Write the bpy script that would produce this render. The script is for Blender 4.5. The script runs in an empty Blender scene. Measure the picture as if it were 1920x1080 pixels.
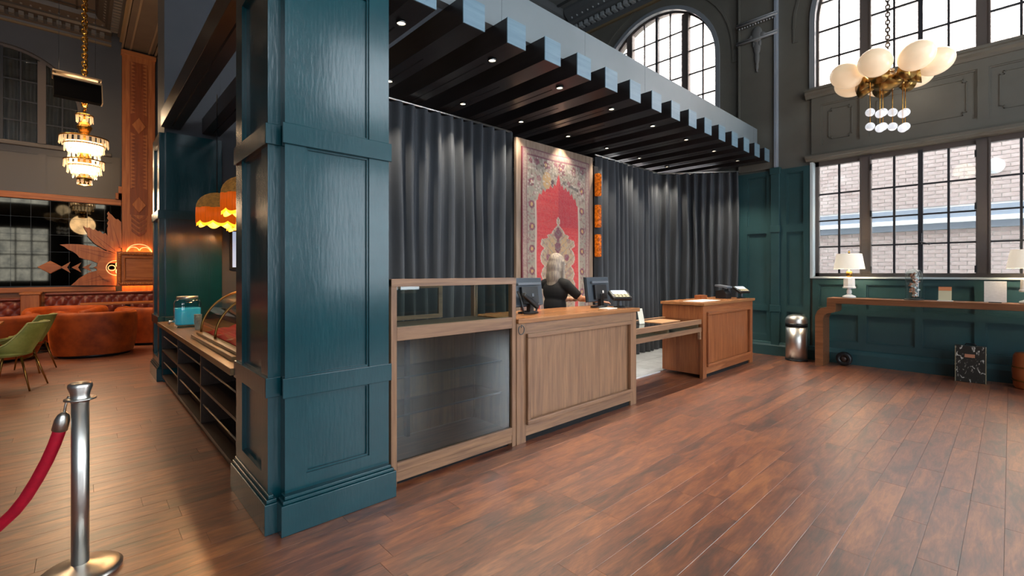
import bpy, bmesh, math, random
from mathutils import Vector, Matrix
random.seed(7)
PI = math.pi
sc = bpy.context.scene
C = sc.collection

# ------------------------------------------------------------------ camera
CAM_H = 1.5
YAW = math.atan((1895.0 - 960.0) / 870.0)          # optical axis, counter-clockwise from +X
cd = bpy.data.cameras.new('camera'); cam = bpy.data.objects.new('camera', cd); C.objects.link(cam)
cam.location = (0, 0, CAM_H); cam.rotation_euler = (PI/2, 0, YAW - PI/2)
cd.sensor_fit = 'HORIZONTAL'; cd.sensor_width = 36.0; cd.lens = 870.0/1920.0*36.0
cd.shift_y = -29.0/1920.0; cd.clip_start = 0.05; cd.clip_end = 200
sc.camera = cam

# ------------------------------------------------------------------ world, sun, daylight, exposure
w = bpy.data.worlds.new('world'); sc.world = w; w.use_nodes = True
wn = w.node_tree.nodes; bg = wn['Background']
bg.inputs[0].default_value = (0.86, 0.92, 1.0, 1); bg.inputs[1].default_value = 8.2
sd = bpy.data.lights.new('sun', 'SUN'); so = bpy.data.objects.new('sun', sd); C.objects.link(so)
sd.energy = 34.0; sd.angle = math.radians(2.0); sd.color = (1.0, 0.96, 0.9)
so.rotation_euler = Vector((0.74, -0.10, -0.66)).to_track_quat('-Z', 'Y').to_euler()
def area(name, loc, direction, sx, sy, power, col, spread=180):
    d = bpy.data.lights.new(name, 'AREA'); d.shape = 'RECTANGLE'; d.size = sx; d.size_y = sy
    d.energy = power; d.color = col; d.spread = math.radians(spread)
    o = bpy.data.objects.new(name, d); C.objects.link(o); o.location = loc
    o.rotation_euler = Vector(direction).to_track_quat('-Z', 'Y').to_euler(); return o
COOL = (0.80, 0.90, 1.0); WARM = (1.0, 0.72, 0.45)
for k, x in enumerate((-2.6, 1.4, 5.4)):             # daylight in the tall windows of the wall behind the camera
    area('street_window_daylight', (x, -4.92, 2.5), (0, 1, 0), 2.5, 2.9, 85, COOL)
    area('street_arch_daylight', (x, -4.92, 5.8), (0, 1, -0.25), 2.5, 2.2, 75, COOL)
for (py, pz, ph) in ((0.94, 2.42, 1.95), (0.94, 5.93, 2.6), (5.37, 5.93, 2.6), (-3.49, 2.42, 1.95), (-3.49, 5.93, 2.6)):
    area('window_portal', (9.64, py, pz), (-1, 0, 0), 2.76, ph, 1.0, COOL).data.cycles.is_portal = True
area('side_bay_daylight', (9.18, -3.5, 3.0), (-1, 0.15, -0.1), 2.6, 3.6, 170, COOL)  # area lamp added at the unseen side bay for more light from the right
sc.view_settings.view_transform = 'Standard'; sc.view_settings.look = 'None'
sc.view_settings.exposure = 1.0; sc.view_settings.gamma = 1.0; sc.view_settings.use_curve_mapping = False

# ------------------------------------------------------------------ materials
def lin(h):
    h = h.lstrip('#'); out = []
    for i in (0, 2, 4):
        c = int(h[i:i+2], 16)/255.0
        out.append(c/12.92 if c <= 0.04045 else ((c+0.055)/1.055)**2.4)
    return tuple(out) + (1.0,)
MATS = {}
def mat(name, col, rough=0.5, metal=0.0, col2=None, scale=(6, 6, 6), detail=4, bump=0.0, bscale=None, lo=0.35, hi=0.65,
        spec=0.5, coat=0.0, sheen=0.0, emit=None, estr=0.0, trans=0.0, ior=1.45, alpha=1.0, dist=0.0, sss=0.0, aniso=0.0):
    m = bpy.data.materials.new(name); m.use_nodes = True; nt = m.node_tree; N = nt.nodes; L = nt.links
    p = N['Principled BSDF']
    p.inputs['Base Color'].default_value = lin(col); p.inputs['Roughness'].default_value = rough
    p.inputs['Metallic'].default_value = metal; p.inputs['Specular IOR Level'].default_value = spec
    p.inputs['Coat Weight'].default_value = coat; p.inputs['Coat Roughness'].default_value = 0.12
    p.inputs['Sheen Weight'].default_value = sheen; p.inputs['Sheen Tint'].default_value = tuple(min(1, c*2.5+0.05) for c in lin(col)[:3])+(1,); p.inputs['Sheen Roughness'].default_value = 0.4
    p.inputs['Transmission Weight'].default_value = trans; p.inputs['IOR'].default_value = ior
    if sss: p.inputs['Subsurface Weight'].default_value = sss; p.inputs['Subsurface Radius'].default_value = (0.02, 0.01, 0.006)
    if emit: p.inputs['Emission Color'].default_value = lin(emit); p.inputs['Emission Strength'].default_value = estr
    if col2 or bump:
        tc = N.new('ShaderNodeTexCoord'); mp = N.new('ShaderNodeMapping'); mp.inputs['Scale'].default_value = scale
        L.new(tc.outputs['Object'], mp.inputs['Vector'])
        nz = N.new('ShaderNodeTexNoise'); nz.inputs['Scale'].default_value = 1.0; nz.inputs['Detail'].default_value = detail
        nz.inputs['Roughness'].default_value = 0.6; nz.inputs['Distortion'].default_value = dist
        L.new(mp.outputs['Vector'], nz.inputs['Vector'])
        if col2:
            r = N.new('ShaderNodeValToRGB'); r.color_ramp.elements[0].position = lo; r.color_ramp.elements[1].position = hi
            r.color_ramp.elements[0].color = lin(col); r.color_ramp.elements[1].color = lin(col2)
            L.new(nz.outputs['Fac'], r.inputs['Fac']); L.new(r.outputs['Color'], p.inputs['Base Color'])
        if bump:
            src = nz
            if bscale:
                mp2 = N.new('ShaderNodeMapping'); mp2.inputs['Scale'].default_value = bscale
                L.new(tc.outputs['Object'], mp2.inputs['Vector'])
                src = N.new('ShaderNodeTexNoise'); src.inputs['Scale'].default_value = 1.0; src.inputs['Detail'].default_value = 3
                L.new(mp2.outputs['Vector'], src.inputs['Vector'])
            b = N.new('ShaderNodeBump'); b.inputs['Strength'].default_value = bump; b.inputs['Distance'].default_value = 0.01
            L.new(src.outputs['Fac'], b.inputs['Height']); L.new(b.outputs['Normal'], p.inputs['Normal'])
    MATS[name] = m
    return m
def glass(name, tint='ffffff', rough=0.0, ior=1.5, boost=0.0):
    """thin sheet glass: clear transmission plus Fresnel reflection"""
    m = bpy.data.materials.new(name); m.use_nodes = True; nt = m.node_tree; N = nt.nodes; L = nt.links
    N.remove(N['Principled BSDF']); out = N['Material Output']
    t = N.new('ShaderNodeBsdfTransparent'); t.inputs[0].default_value = lin(tint)
    g = N.new('ShaderNodeBsdfGlossy'); g.inputs['Roughness'].default_value = rough
    lw = N.new('ShaderNodeLayerWeight'); lw.inputs['Blend'].default_value = 0.5
    pw = N.new('ShaderNodeMath'); pw.operation = 'POWER'; pw.inputs[1].default_value = 5.0; L.new(lw.outputs['Facing'], pw.inputs[0])
    f = N.new('ShaderNodeMath'); f.operation = 'MULTIPLY_ADD'; F0 = ((ior-1)/(ior+1))**2
    f.inputs[1].default_value = 1-F0; f.inputs[2].default_value = F0; L.new(pw.outputs[0], f.inputs[0])
    mx = N.new('ShaderNodeMixShader'); L.new(t.outputs[0], mx.inputs[1]); L.new(g.outputs[0], mx.inputs[2])
    if boost:
        a = N.new('ShaderNodeMath'); a.operation = 'ADD'; a.use_clamp = True; a.inputs[1].default_value = boost
        L.new(f.outputs[0], a.inputs[0]); L.new(a.outputs[0], mx.inputs[0])
    else: L.new(f.outputs[0], mx.inputs[0])
    L.new(mx.outputs[0], out.inputs[0]); MATS[name] = m
    return m
def wood(name, c1, c2, along='x', rough=0.4, coat=0.0, s=1.0, lo=0.3, hi=0.7, bump=0.15):
    long_, cross = 1.6*s, 26*s
    sc_ = {'x': (long_, cross, cross), 'y': (cross, long_, cross), 'z': (cross, cross, long_)}[along]
    return mat(name, c1, rough, col2=c2, scale=sc_, detail=6, bump=bump, lo=lo, hi=hi, coat=coat, dist=0.8)

TEAL = mat('teal_gloss_paint', '#073a41', 0.22, col2='#094047', scale=(3, 3, 3), bump=0.12, bscale=(60, 60, 9), coat=0.3)
TEALW = mat('teal_wainscot_paint', '#2a474a', 0.33, col2='#2e4d50', scale=(3, 3, 3), bump=0.05, bscale=(40, 40, 10))
OLIVE = mat('olive_grey_wall_paint', '#615f57', 0.36, col2='#68665e', scale=(1.5, 1.5, 1.5), bump=0.04, bscale=(30, 30, 30))
GREYU = mat('slate_grey_upper_paint', '#474a50', 0.5, col2='#4d5056', scale=(1, 1, 1))
CEIL = mat('ceiling_grey_paint', '#6c7070', 0.6, col2='#626666', scale=(2, 2, 2))
LCEIL = mat('lounge_ceiling_paint', '#62574d', 0.6, col2='#6b5f53', scale=(2, 2, 2))
BLACKB = mat('black_beam_lacquer', '#201b1a', 0.3, col2='#292322', scale=(10, 2, 10), bump=0.06, bscale=(40, 3, 40))
SLOT = mat('black_slot', '#050505', 0.8)
HEADER = mat('pale_grey_blue_panel', '#6e777b', 0.5, col2='#757e82', scale=(1, 1, 1))
CAPM = mat('brushed_grey_end_cap', '#708a98', 0.4, col2='#637d8c', scale=(2, 2, 30))
CURT = mat('slate_velvet', '#383b40', 0.7, col2='#42464b', scale=(3, 3, 1), sheen=0.5)
DCURT = mat('dark_drape', '#2a2724', 0.8, col2='#3a352f', scale=(4, 4, 1), sheen=0.2)
OAK = wood('oak_counter', '#74553f', '#a07858', 'z', 0.42, s=1.0)
OAKX = wood('oak_rail', '#735440', '#9e7757', 'x', 0.42)
OAKT = wood('oak_top', '#8a5a38', '#b07a4e', 'x', 0.25)
OAKR = wood('red_oak', '#7c4426', '#a4643a', 'z', 0.38)
WALN = wood('walnut_console', '#6a4227', '#86583a', 'y', 0.35)
LOAK = wood('lounge_oak', '#8a4a22', '#b5703c', 'z', 0.42, s=0.8)
LOAKX = wood('lounge_oak_rail', '#8c4e26', '#b8743f', 'x', 0.42, s=0.8)
LOAKD = wood('lounge_oak_inlay', '#6e3414', '#8e4a20', 'z', 0.4, s=0.8)
SHELF = wood('dark_shelf_wood', '#2a1c14', '#3a281c', 'y', 0.4)
SHELFT = wood('shelf_counter_top', '#6b5236', '#8a6c48', 'y', 0.35)
CHROME = mat('brushed_steel', '#e0dcd4', 0.34, 1.0, bump=0.05, bscale=(60, 60, 2))
STEELD = mat('dark_steel', '#55585a', 0.3, 1.0)
BRASS = mat('brass', '#94713c', 0.3, 1.0)
GOLD = mat('gold_plate', '#d19a45', 0.25, 1.0)
GLASS = glass('window_glass', 'f6fafa', 0.0, 1.45)
CGLASS = glass('cabinet_glass', 'e8efed', 0.0, 1.5, 0.02)
DGLASS = glass('smoky_cabinet_glass', 'cdd3d1', 0.0, 1.5, 0.015)
BGLASS = glass('blue_liquid', '6ec8dc', 0.02, 1.4)
AMBER = mat('amber_glass', '#b05a10', 0.15, emit='#ff7a10', estr=0.16, col2='#3a1a06', scale=(26, 26, 26), lo=0.42, hi=0.58)
MIRROR = mat('antique_mirror', '#39342b', 0.03, 1.0, col2='#28251f', scale=(5, 5, 5))
BLKPL = mat('black_plastic', '#17181a', 0.35)
GREYPL = mat('grey_plastic', '#5b626a', 0.4)
BLUEPL = mat('blue_grey_monitor_shell', '#39424b', 0.35)
SCREEN = mat('lit_screen', '#aebfd8', 0.2, emit='#b8c8e6', estr=0.35)
PAPER = mat('white_paper', '#e6e3de', 0.6)
ORANGEV = mat('orange_velvet', '#b8500a', 0.65, col2='#853404', scale=(4, 4, 4), sheen=0.6, detail=3)
GREENV = mat('green_velvet', '#6d7433', 0.65, col2='#8a8f48', scale=(6, 6, 6), sheen=0.6)
PIPE = mat('pale_green_piping', '#a9ab6e', 0.5)
LEATH = mat('burgundy_leather', '#6a2c22', 0.35, col2='#7d382b', scale=(5, 5, 5))
REDV = mat('red_velvet', '#c40a2c', 0.6, sheen=0.5, col2='#ae0826', scale=(20, 20, 20))
REDC = mat('red_cloth', '#c2162a', 0.7, col2='#a80f22', scale=(20, 20, 20))
SHADE = mat('cream_lamp_shade', '#f1ead9', 0.7, emit='#fff0d8', estr=0.22)
CERAM = mat('white_ceramic', '#e8e8e6', 0.25)
OPAL = mat('opal_glass', '#efd6b8', 0.25, emit='#ffdcb0', estr=0.22)
CRYST = mat('crystal_drop', '#fff6e6', 0.08, trans=0.65, ior=1.5, emit='#ffd090', estr=0.10)
CRYSB = mat('cut_crystal_ball', '#f2f4fa', 0.1, trans=0.55, ior=1.5, emit='#ffffff', estr=0.12)
GLOW = mat('lamp_glow', '#fff4de', 0.5, emit='#fff0d6', estr=1.8)
LEDW = mat('warm_led', '#ffcf8a', 0.5, emit='#ffb45a', estr=26.0)
SPOTM = mat('spot_lens', '#fff2dc', 0.5, emit='#ffe6c0', estr=12.0)
BRICKM = mat('weathered_brick', '#937f79', 0.85, col2='#b0a09a', scale=(2.5, 2.5, 5), detail=5, bump=0.2)
MORT = mat('pale_mortar', '#cfc9c4', 0.9)
STONE = mat('pale_stone_band', '#d6d8da', 0.8)
STEELF = mat('taupe_window_frame', '#5c5450', 0.4)
MUNT = mat('black_steel_muntin', '#2c2d31', 0.4)
SILLP = mat('white_sill_edge', '#b9c6ca', 0.4)
SKIN = mat('skin', '#d9a283', 0.5, sss=0.1)
HAIR = mat('grey_blonde_hair', '#6d625c', 0.5, col2='#a0917f', scale=(60, 60, 6))
BTOP = mat('black_cotton', '#141416', 0.8)
TROU = mat('charcoal_trousers', '#232428', 0.8)
WHITE = mat('white_cotton', '#e8e8ea', 0.7)
TILE = mat('grey_floor_tile', '#8d9298', 0.35, col2='#b0b6bc', scale=(2, 2, 2))
SHDF = mat('amber_fringe', '#c4510c', 0.7, col2='#8f3206', scale=(40, 40, 3), emit='#ff6a10', estr=0.22)
SHDT = mat('tapestry_dome', '#7a5a2c', 0.8, col2='#2c2016', scale=(22, 22, 22), lo=0.42, hi=0.58, emit='#ffae50', estr=0.06)
SHDE = mat('glowing_shade_hem', '#ffb030', 0.6, emit='#ff9a1a', estr=1.4)
MARB = mat('marbled_board', '#26241f', 0.4, col2='#cfc9bd', scale=(14, 14, 9), lo=0.56, hi=0.64, detail=8, dist=2.0)
COPPER = mat('copper_label', '#b3785a', 0.45)
FLOWER = mat('dried_red_petals', '#a2452c', 0.8, col2='#d8b8a0', scale=(50, 50, 50))

# floor planks
def floor_material():
    m = bpy.data.materials.new('reddish_brown_plank'); m.use_nodes = True; nt = m.node_tree; N = nt.nodes; L = nt.links
    p = N['Principled BSDF']; tc = N.new('ShaderNodeTexCoord'); at = N.new('ShaderNodeAttribute'); at.attribute_name = 'rnd'
    cmb = N.new('ShaderNodeCombineXYZ'); mul = N.new('ShaderNodeMath'); mul.operation = 'MULTIPLY'; mul.inputs[1].default_value = 37.0
    L.new(at.outputs['Fac'], mul.inputs[0]); L.new(mul.outputs[0], cmb.inputs[2])
    add = N.new('ShaderNodeVectorMath'); L.new(tc.outputs['Object'], add.inputs[0]); L.new(cmb.outputs[0], add.inputs[1])
    def noise(scl, det, dist):
        mp = N.new('ShaderNodeMapping'); mp.inputs['Scale'].default_value = scl; L.new(add.outputs[0], mp.inputs[0])
        n = N.new('ShaderNodeTexNoise'); n.inputs['Scale'].default_value = 1; n.inputs['Detail'].default_value = det
        n.inputs['Distortion'].default_value = dist; n.inputs['Roughness'].default_value = 0.65; L.new(mp.outputs[0], n.inputs[0]); return n
    big = noise((2.2, 9, 1), 4, 1.0); fine = noise((7, 60, 1), 6, 0.6)
    r = N.new('ShaderNodeValToRGB'); e = r.color_ramp.elements
    e[0].position = 0.37; e[0].color = lin('#3a1b10'); e[1].position = 0.66; e[1].color = lin('#b06a38')
    x = r.color_ramp.elements.new(0.5); x.color = lin('#7c3f22')
    mx = N.new('ShaderNodeMix'); mx.data_type = 'FLOAT'; mx.inputs[0].default_value = 0.38
    L.new(big.outputs['Fac'], mx.inputs[2]); L.new(fine.outputs['Fac'], mx.inputs[3])
    ad2 = N.new('ShaderNodeMath'); ad2.operation = 'MULTIPLY_ADD'; ad2.inputs[1].default_value = 0.10; 
    sub = N.new('ShaderNodeMath'); sub.operation = 'SUBTRACT'; sub.inputs[1].default_value = 0.05
    L.new(at.outputs['Fac'], ad2.inputs[0]); L.new(mx.outputs[0], ad2.inputs[2]); L.new(ad2.outputs[0], sub.inputs[0])
    L.new(sub.outputs[0], r.inputs[0]); L.new(r.outputs[0], p.inputs['Base Color'])
    p.inputs['Roughness'].default_value = 0.36; p.inputs['Specular IOR Level'].default_value = 0.8
    p.inputs['Coat Weight'].default_value = 1.0; p.inputs['Coat Roughness'].default_value = 0.38; p.inputs['Coat IOR'].default_value = 2.1
    b = N.new('ShaderNodeBump'); b.inputs['Strength'].default_value = 0.10; b.inputs['Distance'].default_value = 0.006
    L.new(fine.outputs['Fac'], b.inputs['Height']); L.new(b.outputs[0], p.inputs['Normal'])
    return m
PLANK = floor_material()

# ------------------------------------------------------------------ mesh helpers
ORG = {}
def thing(name, label, cat, loc=(0, 0, 0), group=None, kind=None):
    o = bpy.data.objects.new(name, None); C.objects.link(o); o.location = loc; o.empty_display_size = 0.1
    ORG[o.name] = Vector(loc); tag(o, label, cat, group, kind); return o
def tag(o, label=None, cat=None, group=None, kind=None):
    if label: o['label'] = label
    if cat: o['category'] = cat
    if group: o['group'] = group
    if kind: o['kind'] = kind
    return o
class MB:
    def __init__(s): s.v = []; s.f = []; s.sm = []
    def add(s, vs, fs, smooth=False):
        n = len(s.v); s.v += [tuple(q) for q in vs]; s.f += [tuple(i+n for i in f) for f in fs]; s.sm += [smooth]*len(fs); return s
    def box(s, x0, x1, y0, y1, z0, z1):
        x0, x1 = min(x0, x1), max(x0, x1); y0, y1 = min(y0, y1), max(y0, y1); z0, z1 = min(z0, z1), max(z0, z1)
        return s.add([(x0,y0,z0),(x1,y0,z0),(x1,y1,z0),(x0,y1,z0),(x0,y0,z1),(x1,y0,z1),(x1,y1,z1),(x0,y1,z1)],
                     [(0,3,2,1),(4,5,6,7),(0,1,5,4),(1,2,6,5),(2,3,7,6),(3,0,4,7)])
    def mbox(s, M, x0, x1, y0, y1, z0, z1):
        t = MB().box(x0, x1, y0, y1, z0, z1); return s.add([M @ Vector(q) for q in t.v], t.f)
    def prism(s, ring, off, smooth=False):
        off = Vector(off); a = [Vector(q) for q in ring]; n = len(a)
        fs = [tuple(range(n)), tuple(range(2*n-1, n-1, -1))] + [(i, n+i, n+(i+1) % n, (i+1) % n) for i in range(n)]
        return s.add(a + [q+off for q in a], fs, smooth)
    def lathe(s, prof, c=(0, 0, 0), seg=24, smooth=True, sx=1.0, sy=1.0, wave=None):
        vs = []; fs = []; n = len(prof)
        for i in range(seg):
            a = 2*PI*i/seg
            for j, (r, z) in enumerate(prof):
                k = wave(a, j) if wave else (1.0, 0.0)
                vs.append((c[0]+r*k[0]*math.cos(a)*sx, c[1]+r*k[0]*math.sin(a)*sy, c[2]+z+k[1]))
        for i in range(seg):
            for j in range(n-1):
                a, b = i*n+j, ((i+1) % seg)*n+j; fs.append((a, b, b+1, a+1))
        if prof[0][0] > 1e-6 and abs(prof[0][0]-prof[-1][0]) < 1e-6 and n > 2:      # closed ring section
            for i in range(seg): fs.append((i*n+n-1, ((i+1) % seg)*n+n-1, ((i+1) % seg)*n, i*n))
        return s.add(vs, fs, smooth)
    def ell(s, c, r, seg=16, rings=10, M=None, smooth=True):
        if not hasattr(r, '__len__'): r = (r, r, r)
        vs = []; fs = []
        for j in range(rings+1):
            t = PI*j/rings
            for i in range(seg):
                a = 2*PI*i/seg; q = Vector((r[0]*math.sin(t)*math.cos(a), r[1]*math.sin(t)*math.sin(a), -r[2]*math.cos(t)))
                if M: q = M @ q
                vs.append(q + Vector(c))
        for j in range(rings):
            for i in range(seg):
                a = j*seg+i; b = j*seg+(i+1) % seg; fs.append((a, b, b+seg, a+seg))
        return s.add(vs, fs, smooth)
    def tube(s, pts, r, seg=10, smooth=True, cap=True, closed=False):
        pts = [Vector(q) for q in pts]; n = len(pts); vs = []; fs = []
        rr = r if hasattr(r, '__len__') else [r]*n
        up = None
        for i in range(n):
            if closed: d = pts[(i+1) % n]-pts[i-1]
            else: d = pts[min(i+1, n-1)]-pts[max(i-1, 0)]
            d.normalize()
            if up is None:
                up = Vector((0, 0, 1)) if abs(d.z) < 0.9 else Vector((1, 0, 0))
            x = up.cross(d)
            if x.length < 1e-5: x = Vector((0, 1, 0)).cross(d)
            x.normalize(); y = d.cross(x); up = y
            for k in range(seg):
                a = 2*PI*k/seg; vs.append(pts[i]+(x*math.cos(a)+y*math.sin(a))*rr[i])
        m = n if closed else n-1
        for i in range(m):
            for k in range(seg):
                a = i*seg+k; b = i*seg+(k+1) % seg; c = ((i+1) % n)*seg
                fs.append((a, b, c+(k+1) % seg, c+k))
        if cap and not closed: fs.append(tuple(range(seg-1, -1, -1))); fs.append(tuple((n-1)*seg+k for k in range(seg)))
        return s.add(vs, fs, smooth)
    def grid(s, fn, nu, nv, smooth=True):
        vs = [fn(i/nu, j/nv) for j in range(nv+1) for i in range(nu+1)]
        fs = [(j*(nu+1)+i, j*(nu+1)+i+1, (j+1)*(nu+1)+i+1, (j+1)*(nu+1)+i) for j in range(nv) for i in range(nu)]
        return s.add(vs, fs, smooth)
    def build(s, name, m, parent=None, loc=None, bevel=0.0, seg=2, normals=True):
        me = bpy.data.meshes.new(name)
        off = Vector(loc) if loc is not None else Vector((0, 0, 0))
        q = parent
        while q is not None: off = off + ORG.get(q.name, Vector((0, 0, 0))) if q is not None else off; q = q.parent
        me.from_pydata([tuple(Vector(p)-off) for p in s.v], [], s.f)
        me.polygons.foreach_set('use_smooth', s.sm); me.materials.append(m); me.update()
        if normals:
            b = bmesh.new(); b.from_mesh(me); bmesh.ops.recalc_face_normals(b, faces=b.faces); b.to_mesh(me); b.free()
        o = bpy.data.objects.new(name, me); C.objects.link(o)
        if parent: o.parent = parent; ORG[o.name] = Vector((0, 0, 0))
        if loc is not None: o.location = loc; ORG[o.name] = Vector(loc)
        if bevel:
            md = o.modifiers.new('bevel', 'BEVEL'); md.width = bevel; md.segments = seg; md.limit_method = 'ANGLE'
        return o
def dup(root, loc, rz=None, label=None, mesh_too=True):
    r = root.copy(); C.objects.link(r); r.location = loc
    if rz is not None: r.rotation_euler = (0, 0, rz)
    if label: r['label'] = label
    for ch in list(root.children):
        c = ch.copy(); C.objects.link(c); c.parent = r
        for g in ch.children:
            d = g.copy(); C.objects.link(d); d.parent = c
    return r
def bx(name, m, parent, x0, x1, y0, y1, z0, z1, bevel=0.0):
    return MB().box(x0, x1, y0, y1, z0, z1).build(name, m, parent, bevel=bevel)
def lerp(a, b, t): return a+(b-a)*t

# plane mappers: a along the face, b up, c depth behind the face
def mY(y): return lambda a, b, c: (a, y+c, b)            # faces -Y
def mX(x): return lambda a, b, c: (x+c, a, b)            # faces -X
def fbox(mb, m, a0, a1, b0, b1, c0, c1):
    p, q = m(a0, b0, c0), m(a1, b1, c1); return mb.box(p[0], q[0], p[1], q[1], p[2], q[2])
def panelled(parent, m, outer, holes, paint, t=0.03, depth=None, mould=0.018, bevel=0.003, rail='frame'):
    """stiles and rails around recessed panels; each panel and its moulding is a piece"""
    a0, a1, b0, b1 = outer; depth = depth or t
    A = sorted({a0, a1, *[h[0] for h in holes], *[h[1] for h in holes]}); B = sorted({b0, b1, *[h[2] for h in holes], *[h[3] for h in holes]})
    mb = MB()
    for j in range(len(B)-1):
        run = None
        for i in range(len(A)-1):
            ca, cb = (A[i]+A[i+1])/2, (B[j]+B[j+1])/2
            solid = not any(h[0] < ca < h[1] and h[2] < cb < h[3] for h in holes)
            if solid: run = (run[0], A[i+1]) if run else (A[i], A[i+1])
            if run and (not solid or i == len(A)-2):
                fbox(mb, m, run[0], run[1], B[j], B[j+1], 0, t); run = None
    mb.build(rail, paint, parent)
    for h in holes:
        p = MB(); fbox(p, m, h[0], h[1], h[2], h[3], depth*0.75, depth+0.012); po = p.build('panel', paint, parent)
        if mould:
            q = MB()
            for (u0, u1, w0, w1) in ((h[0], h[1], h[2], h[2]+mould), (h[0], h[1], h[3]-mould, h[3]), (h[0], h[0]+mould, h[2]+mould, h[3]-mould), (h[1]-mould, h[1], h[2]+mould, h[3]-mould)):
                fbox(q, m, u0, u1, w0, w1, depth*0.35, depth*0.76)
            q.build('panel_moulding', paint, po)

# ================================================================== THE SETTING
XW = 9.30; YL = 16.2; YR = 8.1; ZC = 7.95; YB = -5.0; XL = -6.0
S = 'structure'
# ---- floor: planks along X
floor = thing('floor', 'glossy reddish brown wooden plank floor', 'floor', (0, 0, 0), kind=S)
bx('subfloor', mat('joint_black', '#1d0f0a', 0.7), floor, XL, XW, YB, YL, -0.12, -0.008)
PW = 0.157
def proj(x, y):
    dep = x*math.cos(YAW)+y*math.sin(YAW); r = x*math.sin(YAW)-y*math.cos(YAW)
    return (960+870*r/dep, 511+870*1.5/dep, dep) if dep > 0.3 else None
cells = []
row = 0; y = YB
while y < YL-0.01:
    x = XL - random.random()*1.2; y1 = min(y+PW, YL)
    while x < XW:
        x1 = x+random.choice((1.2, 1.2, 1.2, 0.9, 1.05)); c = (max(x, XL), min(x1, XW), y, y1, random.random())
        if c[1]-c[0] > 0.02: cells.append(c)
        x = x1
    y = y1
def score(c):
    best = 0
    for fx in (0.1, 0.5, 0.9):
        q = proj(lerp(c[0], c[1], fx), (c[2]+c[3])/2)
        if q and -20 < q[0] < 1940 and 500 < q[1] < 1110: 
            X_, Y_ = lerp(c[0], c[1], fx), (c[2]+c[3])/2
            if X_ > 1.55 and Y_ > 2.92 or (0.8 < X_ < 1.6 and Y_ > 2.8): continue
            best = max(best, 1/q[2]**2)
    return best
cells.sort(key=score, reverse=True)
def plank_mesh(cs):
    mb = MB(); rn = []
    g = 0.0009
    for (x0, x1, y0, y1, r) in cs:
        e = 0.0005
        mb.add([(x0+g,y0+g,-0.008),(x1-g,y0+g,-0.008),(x1-g,y1-g,-0.008),(x0+g,y1-g,-0.008),
                (x0+g,y0+g,-e),(x1-g,y0+g,-e),(x1-g,y1-g,-e),(x0+g,y1-g,-e),
                (x0+g+e,y0+g+e,0),(x1-g-e,y0+g+e,0),(x1-g-e,y1-g-e,0),(x0+g+e,y1-g-e,0)],
               [(0,1,5,4),(1,2,6,5),(2,3,7,6),(3,0,4,7),(4,5,9,8),(5,6,10,9),(6,7,11,10),(7,4,8,11),(8,9,10,11)])
        rn += [r]*12
    return mb, rn
def put_rnd(o, rn):
    a = o.data.attributes.new('rnd', 'FLOAT', 'POINT'); a.data.foreach_set('value', rn)
for c in cells[:300]:
    mb, rn = plank_mesh([c]); put_rnd(mb.build('floor_plank', PLANK, floor, normals=False), rn)
mb, rn = plank_mesh(cells[300:]); o = mb.build('floor_planks_beyond', PLANK, floor, normals=False); put_rnd(o, rn); o['kind'] = 'stuff'
fs = thing('floor_staff_area', 'pale grey tiled floor behind the reception counters', 'floor', (5, 5, 0), kind=S)
mb = MB()
bx('tile_bed', mat('grout', '#6f7377', 0.8), fs, 1.6, 9.1, 3.62, 7.95, 0.0, 0.004)
i = 0
x = 1.6
while x < 9.1:
    yy = 3.62
    while yy < 4.9:
        bx('floor_tile', TILE, fs, x+0.003, min(x+0.597, 9.1), yy+0.003, yy+0.597, 0.003, 0.010); yy += 0.6
    x += 0.6
bx('threshold_strip', STONE, fs, 4.7, 6.4, 3.595, 3.62, 0, 0.012)

# ---- walls
def wall_box(name, label, m, *b): 
    o = MB().box(*b).build(name, m, loc=((b[0]+b[1])/2, (b[2]+b[3])/2, b[4])); tag(o, label, 'wall', kind=S); return o
HALF = 1.39
BAYS = (5.37, 0.94, -3.49)
SPR = 5.84; ZU0 = 4.64; ZL0 = 1.43; ZL1 = 3.42
ww = thing('wall_window', 'olive grey painted wall with arched windows beside the entrance hall', 'wall', (XW, 3, 0), kind=S)
def arch_wall(mb, m, c, half, spr, ztop, t, n=24):
    prev = None
    for i in range(n+1):
        a = PI - PI*i/n; u = c+half*math.cos(a); z = spr+half*math.sin(a)
        if prev:
            (u0, z0), (u1, z1) = prev, (u, z)
            ring = [m(u0, z0, 0), m(u1, z1, 0), m(u1, ztop, 0), m(u0, ztop, 0)]
            off = Vector(m(0, 0, t))-Vector(m(0, 0, 0)); mb.prism(ring, off)
        prev = (u, z)
mb = MB(); mw = mX(XW); T = 0.32; ZT = ZC+0.3
edges = [YR+0.3]
for c in BAYS: edges += [c+HALF, c-HALF]
edges.append(YB)
for i in range(0, len(edges), 2): mb.box(XW, XW+T, edges[i+1], edges[i], 0, ZT)
for c in BAYS:
    arch_wall(mb, mw, c, HALF, SPR, ZT, T)
    mb.box(XW, XW+T, c-HALF, c+HALF, ZL1, ZU0); mb.box(XW, XW+T, c-HALF, c+HALF, 0, ZL0)
mb.build('wall_face', OLIVE, ww)
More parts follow.
